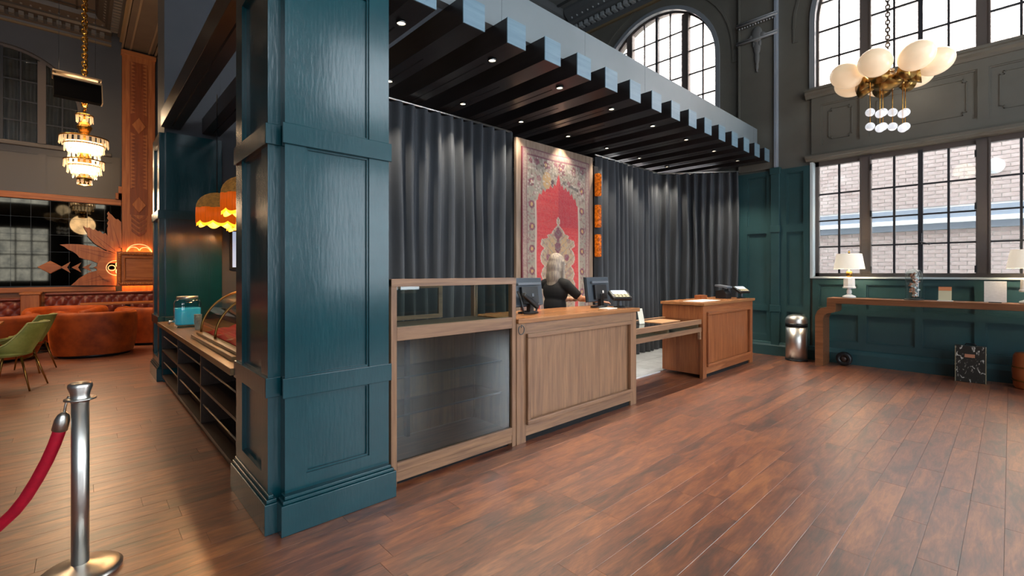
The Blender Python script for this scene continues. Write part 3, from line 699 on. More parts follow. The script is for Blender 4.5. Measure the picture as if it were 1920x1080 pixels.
def rug():
    W, Hh = 1.47, 2.32; nx, nz = 130, 210; x0, z1 = 4.40, 3.22
    rnd = random.Random(5)
    vs = []; cols = []
    noise = {}
    def hsh(i, j, s): return random.Random(i*7919+j*104729+s).random()
    RED = (0.46, 0.022, 0.03); CR = (0.30, 0.235, 0.18); PK = (0.17, 0.045, 0.07); GR = (0.14, 0.15, 0.125); GD = (0.38, 0.22, 0.085); DK = (0.06, 0.03, 0.035)
    TOPS = [(0, 0.28), (0.025, 0.34), (0.06, 0.46), (0.09, 0.43), (0.13, 0.50), (0.17, 0.45), (0.21, 0.52), (0.25, 0.49), (0.28, 0.57), (0.32, 0.53), (0.36, 0.62), (0.40, 0.60), (0.43, 0.70), (0.475, 0.72)]
    MEDS = [(0.90, 0), (0.93, 0.035), (0.98, 0.045), (1.02, 0.02), (1.05, 0.05), (1.10, 0.12), (1.15, 0.15), (1.18, 0.25), (1.22, 0.22), (1.25, 0.36), (1.33, 0.38), (1.37, 0.30), (1.42, 0.35), (1.5, 0.385), (1.58, 0.36), (1.63, 0.29), (1.68, 0.34), (1.75, 0.37), (1.82, 0.33), (1.9, 0.38), (2.4, 0.38)]
    def pl(x, P):
        if x <= P[0][0]: return P[0][1]
        for (a, p), (b, q_) in zip(P, P[1:]):
            if x <= b: return p+(q_-p)*(x-a)/(b-a)
        return P[-1][1]
    def mixc(a, b, t): return tuple(a[i]+(b[i]-a[i])*t for i in range(3))
    for j in range(nz+1):
        for i in range(nx+1):
            u = i/nx; v = j/nz                    # v = 0 top
            X, Z = x0+u*W, z1-v*Hh
            n1 = hsh(i//2, j//2, 1); n2 = hsh(i//3, j//3, 2); n3 = hsh(i, j, 3)
            bd = min(u*W, (1-u)*W, v*Hh)           # distance to border
            s = abs(u-0.5)*W
            if bd < 0.10:
                k = (v*Hh if (u < 0.07 or u > 0.93) else u*W)
                c = mixc(CR, PK, 0.5 if (int(k/0.035) % 2 == 0) ^ (n1 > 0.6) else 0.15)
                if bd < 0.018 or 0.085 < bd < 0.10: c = mixc(PK, DK, 0.3)
            elif bd < 0.27 or v < 0.25:
                c = mixc(CR, GR, 0.5*n2+0.15)
                if n1 > 0.78: c = mixc(c, PK, 0.6)
                pr = 0.31; t = (v*Hh if bd == min(u*W, (1-u)*W) else u*W)
                m_ = (t % pr)-pr/2; w_ = (bd-0.185)
                d = math.hypot(m_*1.0, w_)
                if d < 0.055: c = mixc(PK, DK, 0.45*(n1 > 0.5))
                if d < 0.026: c = GD
            else: c = None
            # red field with stepped pointed top
            zf = v*Hh
            top = pl(s, TOPS)
            infield = s < 0.475 and zf > top
            if infield:
                c = mixc(RED, (0.34, 0.012, 0.022), 0.6*n2)
                c = mixc(c, (0.55, 0.08, 0.06), 0.3*hsh(0, j//2, 9))
                # central medallion
                mw = pl(zf, MEDS)
                if u > 0.5 and zf < 1.05: c = mixc(c, (0.26, 0.008, 0.03), 0.5)  # darker crimson right of centre paints in a shadow crease
                if s < mw:
                    c = mixc(CR, GD, 0.45*n1+0.1)
                    if n2 > 0.7: c = mixc(c, PK, 0.5)
                    if s < 0.055+0.03*math.sin(zf*34) and 1.05 < zf < 1.55: c = mixc(PK, DK, 0.3)
                    if abs(s-mw) < 0.02: c = (0.42, 0.34, 0.28)
                    if math.hypot(s-0.2, zf-1.5) < 0.05 or math.hypot(s-0.13, zf-1.72) < 0.04: c = PK
                    if math.hypot(s, zf-1.60) < 0.05: c = RED
                    if 0.06 < s < 0.2 and 1.2 < zf < 1.45 and n1 > 0.3: c = mixc(GD, CR, 0.3)
                    if abs(((zf*9+s*6) % 1)-0.5) < 0.08: c = mixc(c, GR, 0.6)
                if s > 0.455: c = (0.40, 0.32, 0.26)
            elif c is None: c = mixc(CR, GR, 0.4*n2)
            if abs(s-0.475) < 0.012 and zf > top: c = (0.40, 0.32, 0.26)
            # worn motifs in the upper field: round gold leaf, dark sprig, purple flower
            if math.hypot((u-0.33)*W, (zf-0.40)*0.7) < 0.085: c = mixc(GD, CR, 0.4*n1)
            if math.hypot((u-0.41)*W, (zf-0.42)*0.6) < 0.03: c = DK
            if abs((zf-0.44)-(u-0.72)*0.35) < 0.022 and 0.56 < u < 0.82: c = mixc(GR, DK, 0.6)
            if math.hypot((u-0.55)*W, zf-0.20) < 0.10 and n1 > 0.35: c = mixc(PK, DK, 0.3)
            if not infield and v < 0.27 and bd > 0.11:
                for (mu, mz, mr_) in ((0.20, 0.16, 0.05), (0.74, 0.22, 0.045), (0.84, 0.36, 0.05), (0.22, 0.40, 0.04), (0.66, 0.40, 0.035), (0.46, 0.14, 0.035), (0.88, 0.14, 0.05), (0.36, 0.2, 0.03)):
                    if math.hypot((u-mu)*W, zf-mz) < mr_*(0.7+0.6*n2): c = mixc(PK, CR, 0.5*n1)
                if n1 > 0.86: c = mixc(c, (0.42, 0.36, 0.32), 0.7)
                elif n2 < 0.12: c = mixc(c, DK, 0.6)
            c = mixc(c, (0.3, 0.27, 0.24), 0.2*n3)
            vs.append((X+0.004*math.sin(v*17), 4.527+0.006*math.sin(u*9+v*5), Z+0.006*math.sin(u*11))); cols.append((*c, 1.0))
    fs = [(j*(nx+1)+i, (j+1)*(nx+1)+i, (j+1)*(nx+1)+i+1, j*(nx+1)+i+1) for j in range(nz) for i in range(nx)]
    r = thing('wall_rug', 'red prayer rug with cream floral border hung on the wood panel', 'rug', (5.13, 4.53, 0.9))
    mb = MB().add(vs, fs, True)
    m = bpy.data.materials.new('woven_rug'); m.use_nodes = True; N = m.node_tree.nodes; L = m.node_tree.links
    a = N.new('ShaderNodeAttribute'); a.attribute_name = 'weave'; L.new(a.outputs['Color'], N['Principled BSDF'].inputs['Base Color']); N['Principled BSDF'].inputs['Roughness'].default_value = 0.9
    o = mb.build('pile', m, r, normals=False)
    at = o.data.color_attributes.new('weave', 'FLOAT_COLOR', 'POINT'); at.data.foreach_set('color', [q for c in cols for q in c])
    md = o.modifiers.new('thick', 'SOLIDIFY'); md.thickness = 0.008; md.offset = 0
    bx('selvedge', mat('dark_red_selvedge', '#5a1420', 0.9), r, x0-0.012, x0, 4.522, 4.534, z1-Hh, z1)
rug()
am = thing('amber_wall_light', 'tier of three glowing amber glass blocks beside the rug panel', 'wall light', (6.08, 4.5, 1.5))
bx('back_plate', BLKPL, am, 6.005, 6.11, 4.53, 4.56, 1.4, 3.2)
for z in (1.75, 2.22, 2.72): bx('glass_block', AMBER, am, 6.01, 6.10, 4.45, 4.529, z, z+0.36, 0.015)

# ================================================================== RECEPTION COUNTERS
YC = 2.92
dc = thing('display_cabinet', 'tall oak display cabinet with glazed front beside the teal pillar', 'cabinet', (2.17, 3.2, 0))
X0, X1, Y1 = 1.575, 2.765, 3.50
q = MB()
for xa in (X0, X1-0.045):
    bx('post', OAK, dc, xa, xa+0.045, YC, YC+0.05, 0, 1.45, 0.003); bx('post', OAK, dc, xa, xa+0.045, Y1-0.05, Y1, 0, 1.45, 0.003)
bx('top_rail', OAKX, dc, X0, X1, YC-0.004, YC+0.046, 1.40, 1.455, 0.003)
bx('back_top_rail', OAKX, dc, X0+0.045, X1-0.045, Y1-0.05, Y1, 1.40, 1.45)
bx('side_top_rail', OAKX, dc, X0, X0+0.045, YC+0.05, Y1-0.05, 1.40, 1.45); bx('side_top_rail', OAKX, dc, X1-0.045, X1, YC+0.05, Y1-0.05, 1.40, 1.45)
bx('middle_rail', OAKX, dc, X0+0.045, X1-0.045, YC, YC+0.05, 1.02, 1.115, 0.003)
bx('deck', mat('dark_deck', '#3d3028', 0.5), dc, X0+0.045, X1-0.045, YC+0.05, Y1-0.02, 1.05, 1.09)
bx('bottom_rail', OAKX, dc, X0+0.045, X1-0.045, YC, YC+0.05, 0.10, 0.165, 0.003)
bx('plinth', OAKX, dc, X0+0.02, X1-0.02, YC+0.005, YC+0.05, 0.035, 0.098)
bx('toe_recess', SLOT, dc, X0+0.06, X1-0.06, YC+0.045, YC+0.055, 0.0, 0.06)
bx('floor_board', OAKX, dc, X0+0.045, X1-0.045, YC+0.05, Y1-0.05, 0.10, 0.14)
for k in range(5):
    xa = lerp(X0+0.045, X1-0.045, k/5); bx('back_panel', OAK, dc, xa+0.002, lerp(X0+0.045, X1-0.045, (k+1)/5)-0.002, Y1-0.045, Y1-0.02, 0.14, 1.05)
bx('inner_post', mat('dark_post', '#2c211a', 0.5), dc, X0+0.40, X0+0.43, Y1-0.10, Y1-0.06, 0.14, 1.05)
bx('front_glass', DGLASS, dc, X0+0.045, X1-0.045, YC+0.02, YC+0.026, 0.165, 1.02)
bx('upper_front_glass', CGLASS, dc, X0+0.045, X1-0.045, YC+0.02, YC+0.026, 1.115, 1.40)
bx('top_glass', CGLASS, dc, X0+0.045, X1-0.045, YC+0.05, Y1-0.05, 1.445, 1.451)
bx('side_glass', CGLASS, dc, X1-0.025, X1-0.019, YC+0.05, Y1-0.05, 1.09, 1.40); bx('side_glass', CGLASS, dc, X0+0.02, X0+0.026, YC+0.05, Y1-0.05, 1.09, 1.40)
bx('side_panel', OAK, dc, X1-0.03, X1-0.01, YC+0.05, Y1-0.05, 0.10, 1.05); bx('side_panel', OAK, dc, X0+0.01, X0+0.03, YC+0.05, Y1-0.05, 0.10, 1.05)
for z in (0.44, 0.72): bx('glass_shelf', CGLASS, dc, X0+0.05, X1-0.05, YC+0.14, Y1-0.05, z, z+0.008); bx('shelf_edge', STEELD, dc, X0+0.05, X1-0.05, YC+0.132, YC+0.14, z-0.002, z+0.010); bx('shelf_batten', MATS['dark_post'], dc, X0+0.05, X1-0.05, Y1-0.062, Y1-0.046, z-0.012, z)
dr = bx('sliding_door', OAKX, dc, X0+0.06, X0+0.80, Y1-0.035, Y1-0.015, 1.10, 1.135)
MB().box(X0+0.06, X0+0.80, Y1-0.035, Y1-0.015, 1.365, 1.398).box(X0+0.06, X0+0.09, Y1-0.035, Y1-0.015, 1.135, 1.365).box(X0+0.76, X0+0.80, Y1-0.035, Y1-0.015, 1.135, 1.365).build('door_frame', OAKX, dr)
bx('door_glass', CGLASS, dr, X0+0.09, X0+0.76, Y1-0.027, Y1-0.022, 1.135, 1.365)

def counter(label, x0, x1, y0, y1, zt, holes_x, left=False, wm=OAK, top=OAKT, rail=OAKX):
    r = thing('reception_desk', label, 'desk', ((x0+x1)/2, (y0+y1)/2, 0))
    h = (holes_x[0], holes_x[1], 0.155, zt-0.135)
    bx('body', wm, r, x0+0.01, x1-0.01, y0+0.05, y1-0.02, 0.05, zt-0.045)
    m = mY(y0); a = MB()
    panel_z = h
    q = MB(); fbox(q, m, x0, h[0], 0.0, zt-0.04, 0, 0.05); q.build('stile', wm, r, bevel=0.002)
    q = MB(); fbox(q, m, h[1], x1, 0.0, zt-0.04, 0, 0.05); q.build('stile', wm, r, bevel=0.002)
    q = MB(); fbox(q, m, h[0], h[1], h[3], zt-0.04, 0, 0.05); q.build('top_rail', rail, r)
    q = MB(); fbox(q, m, h[0], h[1], 0.055, h[2], 0, 0.05); q.build('bottom_rail', rail, r)
    n = 6
    for k in range(n):
        q = MB(); fbox(q, m, lerp(h[0], h[1], k/n)+0.0006, lerp(h[0], h[1], (k+1)/n)-0.0006, h[2], h[3], 0.014, 0.05); q.build('panel_board', wm, r)
    for (u0, u1, w0, w1, nm) in ((h[0], h[1], h[2], h[2]+0.04, 'x'), (h[0], h[1], h[3]-0.04, h[3], 'x'), (h[0], h[0]+0.04, h[2]+0.04, h[3]-0.04, 'z'), (h[1]-0.04, h[1], h[2]+0.04, h[3]-0.04, 'z')):
        q = MB(); fbox(q, m, u0, u1, w0, w1, -0.028, 0.012)
        q2 = q.build('panel_moulding', rail if nm == 'x' else wm, r, bevel=0.006)
    bx('countertop', top, r, x0 if x0 < 3 else x0-0.015, x1+0.04, y0-0.025, y1, zt-0.04, zt, 0.004)
    q = MB().box(h[0]+0.0, h[1]-0.0, y0+0.02, y0+0.05, 0.0, 0.055); q.build('toe_recess', SLOT, r)
    return r
d1 = counter('oak reception desk with two dark monitors on it', 2.772, 4.66, YC, 3.55, 1.095, (2.885, 4.545))
d2 = counter('oak reception desk with card terminals nearest the window', 6.42, 8.26, 2.95, 3.60, 1.07, (6.53, 8.13), wm=OAKR, top=OAKT, rail=wood('red_oak_rail', '#7e4628', '#a8683e', 'x', 0.38))
q = MB().tube([(2.80, YC-0.03, 0.99+0.03*math.cos(0))]+[(2.81+0.035*math.sin(a), YC-0.02, 1.00+0.04*math.cos(a)) for a in [0.3*k for k in range(20)]], 0.004, 6)
tag(q.build('key_ring', STEELD, loc=(2.81, YC-0.02, 1.0)), 'thin metal ring hanging at the corner of the desk', 'ring')
br = thing('bridge_display', 'low glass topped display counter joining the two desks', 'counter', (5.5, 3.3, 0))
for ya in (2.965, 3.515):
    bx('top_rail', OAKX, br, 4.665, 6.405, ya, ya+0.045, 0.775, 0.84, 0.003); bx('lower_rail', OAKX, br, 4.665, 6.405, ya, ya+0.045, 0.665, 0.725, 0.003)
bx('shelf_bottom', mat('dark_tray', '#3a2e26', 0.5), br, 4.665, 6.405, 3.01, 3.515, 0.685, 0.70)
bx('front_glass', CGLASS, br, 4.665, 6.405, 2.985, 2.99, 0.725, 0.775); bx('glass_top', CGLASS, br, 4.665, 6.405, 3.01, 3.515, 0.825, 0.834)
for xa in (4.665, 5.53, 6.36): bx('divider', OAKX, br, xa, xa+0.045, 3.01, 3.515, 0.70, 0.82)
bx('bracket', OAKX, br, 6.36, 6.405, 2.97, 3.0, 0.56, 0.664)

# monitors etc
def monitor(label, loc, rz, tilt, cable):
    r = thing('monitor', label, 'monitor', (0, 0, 0), group='monitors on the reception desk')
    q = MB(); M = Matrix.Translation((0, 0, 0.20)) @ Matrix.Rotation(tilt, 4, 'X')
    def b(nm, m, *a, bev=0.004):
        t = MB(); t.mbox(M, *a); return t.build(nm, m, r, bevel=bev)
    b('shell', BLUEPL, -0.24, 0.24, -0.018, 0.012, -0.13, 0.15); b('bezel', BLKPL, -0.245, 0.245, 0.012, 0.024, -0.135, 0.155)
    b('screen', BLKPL, -0.225, 0.225, 0.024, 0.026, -0.115, 0.135, bev=0)
    b('rear_housing', BLKPL, -0.13, 0.13, -0.05, -0.018, -0.11, 0.06); b('vent_ledge', GREYPL, -0.17, 0.19, -0.045, -0.018, 0.075, 0.10)
    b('badge', GREYPL if cable else PAPER, 0.02, 0.05, -0.053, -0.05, -0.04, -0.01, bev=0)
    t = MB().box(-0.03, 0.03, -0.07, -0.02, 0.02, 0.16); t.build('neck', BLKPL, r, bevel=0.005)
    MB().lathe([(0.0, 0), (0.12, 0), (0.12, 0.012), (0.05, 0.025), (0.0, 0.025)], (0, -0.02, 0), 24, sy=0.75).build('foot', BLKPL, r)
    if cable:
        pts = [(-0.20, -0.05, 0.22), (-0.24, -0.12, 0.16), (-0.235, -0.14, 0.06), (-0.21, -0.13, 0.02), (-0.10, -0.14, 0.012), (0.0, -0.12, 0.02), (0.05, -0.10, 0.09), (-0.06, -0.10, 0.14), (-0.18, -0.09, 0.20)]
        MB().tube(pts, 0.011, 8).build('cable', BLKPL, r)
        MB().mbox(Matrix.Translation((-0.10, -0.13, 0.13)) @ Matrix.Rotation(0.55, 4, 'Y'), -0.13, 0.13, -0.02, 0.02, -0.02, 0.02).build('handset', BLKPL, r, bevel=0.008)
    r.location = loc; r.rotation_euler = (0, 0, rz); return r
monitor('dark monitor with looped black cable behind the display cabinet', (3.27, 3.30, 1.095), 0.12, -0.12, True)
monitor('dark monitor turned away in front of the person', (4.44, 3.30, 1.095), 0.10, -0.12, False)
def terminal(label, loc, rz, tall):
    r = thing('card_terminal', label, 'card reader', (0, 0, 0), group='card terminals on the counters')
    MB().lathe([(0, 0), (0.075, 0), (0.075, 0.012), (0.02, 0.02), (0, 0.02)], (0, 0, 0), 20).build('foot', BLKPL, r)
    MB().tube([(0, 0, 0.015), (0, 0, 0.11)], 0.022, 10).build('stem', GREYPL, r)
    M = Matrix.Translation((0, 0, 0.14)) @ Matrix.Rotation(0.5, 4, 'X')
    MB().mbox(M, -0.12, 0.12, -0.085, 0.085, -0.025, 0.02).build('head', BLKPL, r, bevel=0.012)
    MB().mbox(M, -0.09, 0.09, 0.0, 0.075, 0.0201, 0.024).build('screen', SCREEN, r)
    for i in range(4):
        for j in range(2): MB().mbox(M, -0.085+i*0.045, -0.05+i*0.045, -0.07+j*0.035, -0.045+j*0.035, 0.0201, 0.027).build('key', mat('key_tan', '#b8ac8c', 0.5) if 'key_tan' not in MATS else MATS['key_tan'], r)
    r.location = loc; r.rotation_euler = (0, 0, rz); return r
terminal('card terminal with lit screen standing beside the second monitor', (4.57, 3.08, 1.095), -0.5, 1)
terminal('card terminal tilted up at the window end of the far desk', (8.13, 3.08, 1.07), -0.4, 1)
r = thing('receipt_printer', 'dark receipt printer with raised grey lid on the far desk', 'printer', (7.82, 3.25, 1.07))
MB().prism([(7.72, 3.16, 1.07), (7.72, 3.34, 1.07), (7.72, 3.34, 1.20), (7.72, 3.22, 1.22), (7.72, 3.16, 1.15)], (0.20, 0, 0)).build('body', BLKPL, r, bevel=0.006)
MB().prism([(7.715, 3.15, 1.24), (7.715, 3.35, 1.27), (7.715, 3.35, 1.30), (7.715, 3.15, 1.27)], (0.21, 0, 0)).build('lid', GREYPL, r, bevel=0.004)
for xx in (7.73, 7.90): MB().tube([(xx, 3.20, 1.20), (xx, 3.22, 1.25)], 0.012, 8).build('lid_arm', BLKPL, r)
tag(MB().box(4.25, 4.43, 3.02, 3.14, 1.095, 1.103).build('paper_pad', PAPER, loc=(4.34, 3.08, 1.095)), 'white paper pad on the desk beside the card terminal', 'paper')
tag(MB().box(6.60, 7.25, 3.06, 3.34, 1.07, 1.074).build('desk_mat', PAPER, loc=(6.9, 3.2, 1.07)), 'large white sheet lying on the far desk', 'paper')
tag(MB().box(7.35, 7.55, 3.40, 3.52, 1.07, 1.13).build('wooden_block', OAKR, loc=(7.45, 3.46, 1.07)), 'small red brown wooden box on the far desk', 'box')
r = thing('leaflet_stand', 'small acrylic stand with a pale leaflet on the glass display', 'leaflet', (5.33, 3.25, 0.8355))
MB().mbox(Matrix.Translation((5.33, 3.25, 0.8355)) @ Matrix.Rotation(-0.2, 4, 'X'), -0.06, 0.06, 0, 0.004, 0.002, 0.20).build('leaflet', mat('leaflet_print', '#dcd8c8', 0.5, col2='#b07a68', scale=(14, 14, 14), lo=0.55, hi=0.62), r)
MB().mbox(Matrix.Translation((5.33, 3.25, 0.8355)) @ Matrix.Rotation(-0.2, 4, 'X'), -0.065, 0.065, 0.006, 0.009, 0.0, 0.205).box(5.265, 5.395, 3.22, 3.32, 0.8355, 0.839).build('holder', CGLASS, r)
tag(MB().box(5.55, 6.05, 3.10, 3.40, 0.835, 0.842).build('menu_sheet', mat('tan_menu', '#b98a62', 0.5), loc=(5.8, 3.25, 0.835)), 'tan printed sheet lying on the glass display counter', 'menu')

# ================================================================== PERSON
def person():
    px, py = 4.33, 3.86
    r = thing('person', 'person in black top with long grey blonde hair working behind the desk', 'person', (px, py, 0.0))
    def cap(mb, a, b, ra, rb, n=6):
        a, b = Vector(a), Vector(b)
        for k in range(n+1): mb.ell(lerp(a, b, k/n), lerp(ra, rb, k/n), 12, 8)
    def rem(o, vox, sm=6):
        m = o.modifiers.new('remesh', 'REMESH'); m.mode = 'VOXEL'; m.voxel_size = vox; m.use_smooth_shade = True
        s_ = o.modifiers.new('smooth', 'SMOOTH'); s_.iterations = sm; s_.factor = 0.5
    P = lambda x, y, z: (px+x, py+y, z)                # x forward (facing +X), -y = right hand side
    q = MB()
    hc = P(0.05, 0.0, 1.60)
    q.ell(hc, (0.095, 0.076, 0.115), 20, 14); q.ell(P(0.085, 0, 1.535), (0.055, 0.052, 0.06)); q.ell(P(0.145, 0, 1.585), (0.022, 0.014, 0.022)); q.ell(P(0.128, 0, 1.538), (0.022, 0.03, 0.01)); q.ell(P(0.12, 0, 1.51), (0.026, 0.028, 0.022))
    for s_ in (-1, 1): q.ell(P(0.04, s_*0.077, 1.59), (0.02, 0.012, 0.033)); q.ell(P(0.115, s_*0.033, 1.625), (0.03, 0.025, 0.012))
    cap(q, P(0.02, 0, 1.40), P(0.04, 0, 1.54), 0.056, 0.052)
    q.ell(P(0, 0, 1.26), (0.11, 0.17, 0.17)); q.ell(P(-0.01, 0, 1.09), (0.10, 0.145, 0.16)); q.ell(P(-0.02, 0, 0.95), (0.12, 0.165, 0.13))
    for s_ in (-1, 1):
        cap(q, P(0, s_*0.13, 1.37), P(0, s_*0.18, 1.35), 0.06, 0.06); 
        cap(q, P(-0.02, s_*0.09, 0.90), P(0.0, s_*0.10, 0.49), 0.088, 0.058); cap(q, P(0, s_*0.10, 0.49), P(-0.02, s_*0.10, 0.09), 0.055, 0.036); cap(q, P(-0.03, s_*0.10, 0.035), P(0.14, s_*0.11, 0.03), 0.032, 0.026)
    # arms reach forward to the right onto the desk
    arms = {-1: (P(0.10, -0.32, 1.185), P(0.33, -0.42, 1.155)), 1: (P(0.16, 0.10, 1.14), P(0.36, -0.16, 1.15))}
    arms[1] = (P(0.20, 0.06, 1.16), P(0.40, -0.20, 1.16))
    for s_ in (-1, 1):
        sh = P(0, s_*0.18, 1.35); el, wr = arms[s_]
        cap(q, sh, el, 0.052, 0.041); cap(q, el, wr, 0.040, 0.027)
        d = (Vector(wr)-Vector(el)).normalized(); d.z = -0.1; d.normalize(); sd_ = Vector((-d.y, d.x, 0)).normalized()
        base = Vector(wr)+d*0.05; base.z -= 0.012
        for k in range(4): cap(q, Vector(wr)+d*0.01+sd_*(k-1.5)*0.012, base+d*0.02+sd_*(k-1.5)*0.019, 0.018, 0.013, 3)
        for k, ln in enumerate((0.060, 0.070, 0.066, 0.052)):
            b0 = base+d*0.03+sd_*(k-1.5)*0.020; m_ = b0+d*ln*0.6+Vector((0, 0, 0.002)); e = m_+d*ln*0.45+Vector((0, 0, -0.018))
            cap(q, b0, m_, 0.0095, 0.009, 4); cap(q, m_, e, 0.009, 0.0075, 3)
        t0 = Vector(wr)+d*0.02+sd_*s_*(-0.028); t1 = t0+d*0.035+sd_*s_*(-0.025); t2 = t1+d*0.035+Vector((0, 0, -0.012))
        cap(q, t0, t1, 0.012, 0.0105, 4); cap(q, t1, t2, 0.0105, 0.008, 3)
    rem(q.build('body', SKIN, r), 0.007, 4)
    # clothing
    q = MB(); q.ell(P(0, 0, 1.265), (0.125, 0.185, 0.165)); q.ell(P(-0.01, 0, 1.09), (0.118, 0.163, 0.17)); q.ell(P(-0.02, 0, 0.96), (0.135, 0.178, 0.10))
    for s_ in (-1, 1):
        sh = P(0, s_*0.175, 1.35); el = arms[s_][0]; mid = tuple(lerp(Vector(sh), Vector(el), 0.72)); cap(q, P(0, s_*0.10, 1.375), sh, 0.062, 0.070); cap(q, sh, mid, 0.068, 0.058)
    rem(q.build('black_top', BTOP, r), 0.010, 4)
    q = MB(); q.ell(P(-0.02, 0, 0.93), (0.128, 0.172, 0.12))
    for s_ in (-1, 1): cap(q, P(-0.02, s_*0.09, 0.90), P(0.0, s_*0.10, 0.49), 0.097, 0.07); cap(q, P(0, s_*0.10, 0.49), P(-0.02, s_*0.10, 0.10), 0.068, 0.058)
    rem(q.build('trousers', TROU, r), 0.012)
    for s_ in (-1, 1):
        q = MB(); cap(q, P(-0.04, s_*0.10, 0.045), P(0.15, s_*0.11, 0.038), 0.042, 0.036); rem(q.build('shoe', BLKPL, r), 0.010)
    q = MB(); q.ell(P(0.015, 0, 1.635), (0.112, 0.096, 0.112)); q.ell(P(-0.03, 0, 1.56), (0.085, 0.096, 0.13)); q.ell(P(-0.05, 0, 1.45), (0.07, 0.10, 0.13)); q.ell(P(-0.06, 0, 1.36), (0.05, 0.085, 0.08))
    for s_ in (-1, 1): cap(q, P(0.04, s_*0.085, 1.62), P(0.03, s_*0.095, 1.42), 0.034, 0.03)
    rem(q.build('hair', HAIR, r), 0.009, 3)
    for s_ in (-1, 1):
        MB().ell(P(0.134, s_*0.034, 1.604), (0.011, 0.014, 0.009), 10, 8).build('eye', WHITE, r); MB().ell(P(0.143, s_*0.034, 1.604), (0.004, 0.006, 0.006), 8, 6).build('pupil', BLKPL, r)
    q = MB().ell(P(0.146, 0, 1.538), (0.008, 0.024, 0.007), 10, 6); q.build('lips', mat('lips', '#a8584e', 0.5), r)
    q = MB().lathe([(0.070, 0), (0.078, 0.02), (0.066, 0.045), (0.060, 0.04)], P(0.035, 0, 1.41), 20); q.build('white_collar', WHITE, r)
person()

# ================================================================== LEFT SHELF COUNTER
sc_ = thing('shelf_counter', 'dark open shelf counter with metal rods running between the two pillars', 'counter', (1.1, 5.85, 0))
ya, yb = 3.73, 7.94
bx('counter_top', SHELFT, sc_, 0.77, 1.50, ya, yb, 0.775, 0.825, 0.004)
bx('kick', SHELF, sc_, 0.85, 1.45, ya, yb, 0.0, 0.07); bx('bottom_board', SHELF, sc_, 0.82, 1.46, ya, yb, 0.07, 0.10)
bx('middle_board', SHELF, sc_, 0.82, 1.44, ya, yb, 0.425, 0.45); bx('back_board', mat('shelf_back', '#17110d', 0.6), sc_, 1.44, 1.46, ya, yb, 0.10, 0.775)
nd = 4
for k in range(nd):
    y = lerp(ya, yb-0.03, k/(nd-1)); bx('divider', SHELF, sc_, 0.82, 1.44, y, y+0.03, 0.10, 0.775)
for k in range(nd-1):
    y0 = lerp(ya, yb-0.03, k/(nd-1))+0.03; y1 = lerp(ya, yb-0.03, (k+1)/(nd-1))
    for z in (0.27, 0.62): MB().tube([(0.84, y0, z), (0.84, y1, z)], 0.007, 8).build('rod', mat('pale_rod', '#b8a890', 0.3, 0.8) if 'pale_rod' not in MATS else MATS['pale_rod'], sc_)
# water dispenser
r = thing('drink_dispenser', 'square glass drink dispenser filled with blue liquid on the shelf counter', 'dispenser', (0.98, 7.0, 0.825))
def rsq(mb, c, prof, e=4.0, seg=32):
    vs = []; fs = []; n = len(prof)
    for i in range(seg):
        a = 2*PI*i/seg; ca, sa = math.cos(a), math.sin(a); k = (abs(ca)**e+abs(sa)**e)**(-1/e)
        for (rr, z) in prof: vs.append((c[0]+rr*k*ca, c[1]+rr*k*sa, c[2]+z))
    for i in range(seg):
        for j in range(n-1):
            a, b = i*n+j, ((i+1) % seg)*n+j; fs.append((a, b, b+1, a+1))
    fs.append(tuple(i*n for i in range(seg-1, -1, -1))); fs.append(tuple(i*n+n-1 for i in range(seg))); mb.add(vs, fs, True); return mb
BLUEJ = mat('pale_blue_liquid', '#5cc0d4', 0.2, emit='#4fc0d8', estr=0.12)  # faint emission put in to brighten the liquid, which is no lamp
cj = (0.98, 7.0, 0.855)
rsq(MB(), cj, [(0.115, 0.005), (0.13, 0.02), (0.13, 0.20), (0.128, 0.205)]).build('liquid', BLUEJ, r)
rsq(MB(), cj, [(0.12, 0.0), (0.137, 0.02), (0.137, 0.27), (0.12, 0.305), (0.10, 0.315)]).build('jar', glass('dispenser_glass', 'bfe6ec', 0.0, 1.45, 0.05), r)
MB().lathe([(0, 0.315), (0.112, 0.315), (0.112, 0.35), (0, 0.352)], cj, 24).build('lid', CHROME, r)
MB().box(0.86, 1.10, 6.88, 7.12, 0.826, 0.855).build('stand', CGLASS, r); MB().tube([(0.845, 7.0, 0.90), (0.80, 7.0, 0.90), (0.79, 7.0, 0.87)], 0.014, 8).build('tap', CHROME, r)
r = thing('cup_stack', 'stack of clear plastic cups beside the blue dispenser', 'cup', (1.06, 6.55, 0.825))
for k in range(3): MB().lathe([(0.028, 0.0), (0.042, 0.11), (0.040, 0.11), (0.026, 0.004)], (1.02, 6.55, 0.826+k*0.035), 18).build('cup', mat('clear_cup', '#cfe0e2', 0.1, trans=0.8, ior=1.2) if k == 0 else MATS['clear_cup'], r)
# curved glass case with red cloth
r = thing('curved_display_case', 'curved glass display case with brass ribs and red cloth inside', 'display case', (1.1, 4.9, 0.825))
y0, y1 = 4.05, 5.75; xc, rx, rz = 1.42, 0.50, 0.43
bx('base', SHELFT, r, 0.84, 1.48, y0-0.03, y1+0.03, 0.826, 0.86, 0.006); bx('base_step', SHELFT, r, 0.88, 1.46, y0, y1, 0.86, 0.885, 0.004)
q = MB(); q.grid(lambda u, v: (xc-rx*math.cos(v*PI/2), lerp(y0+0.02, y1-0.02, u), 0.885+rz*math.sin(v*PI/2)), 4, 14); q.build('curved_glass', CGLASS, r)
for ye in (y0+0.02, (y0+y1)/2+0.15, y1-0.02): MB().tube([(xc-rx*math.cos(t*PI/32), ye, 0.885+rz*math.sin(t*PI/32)) for t in range(17)], 0.011, 8).build('brass_rib', BRASS, r)
MB().tube([(xc, y0, 0.885+rz), (xc, y1, 0.885+rz)], 0.011, 8).build('top_bar', BRASS, r)
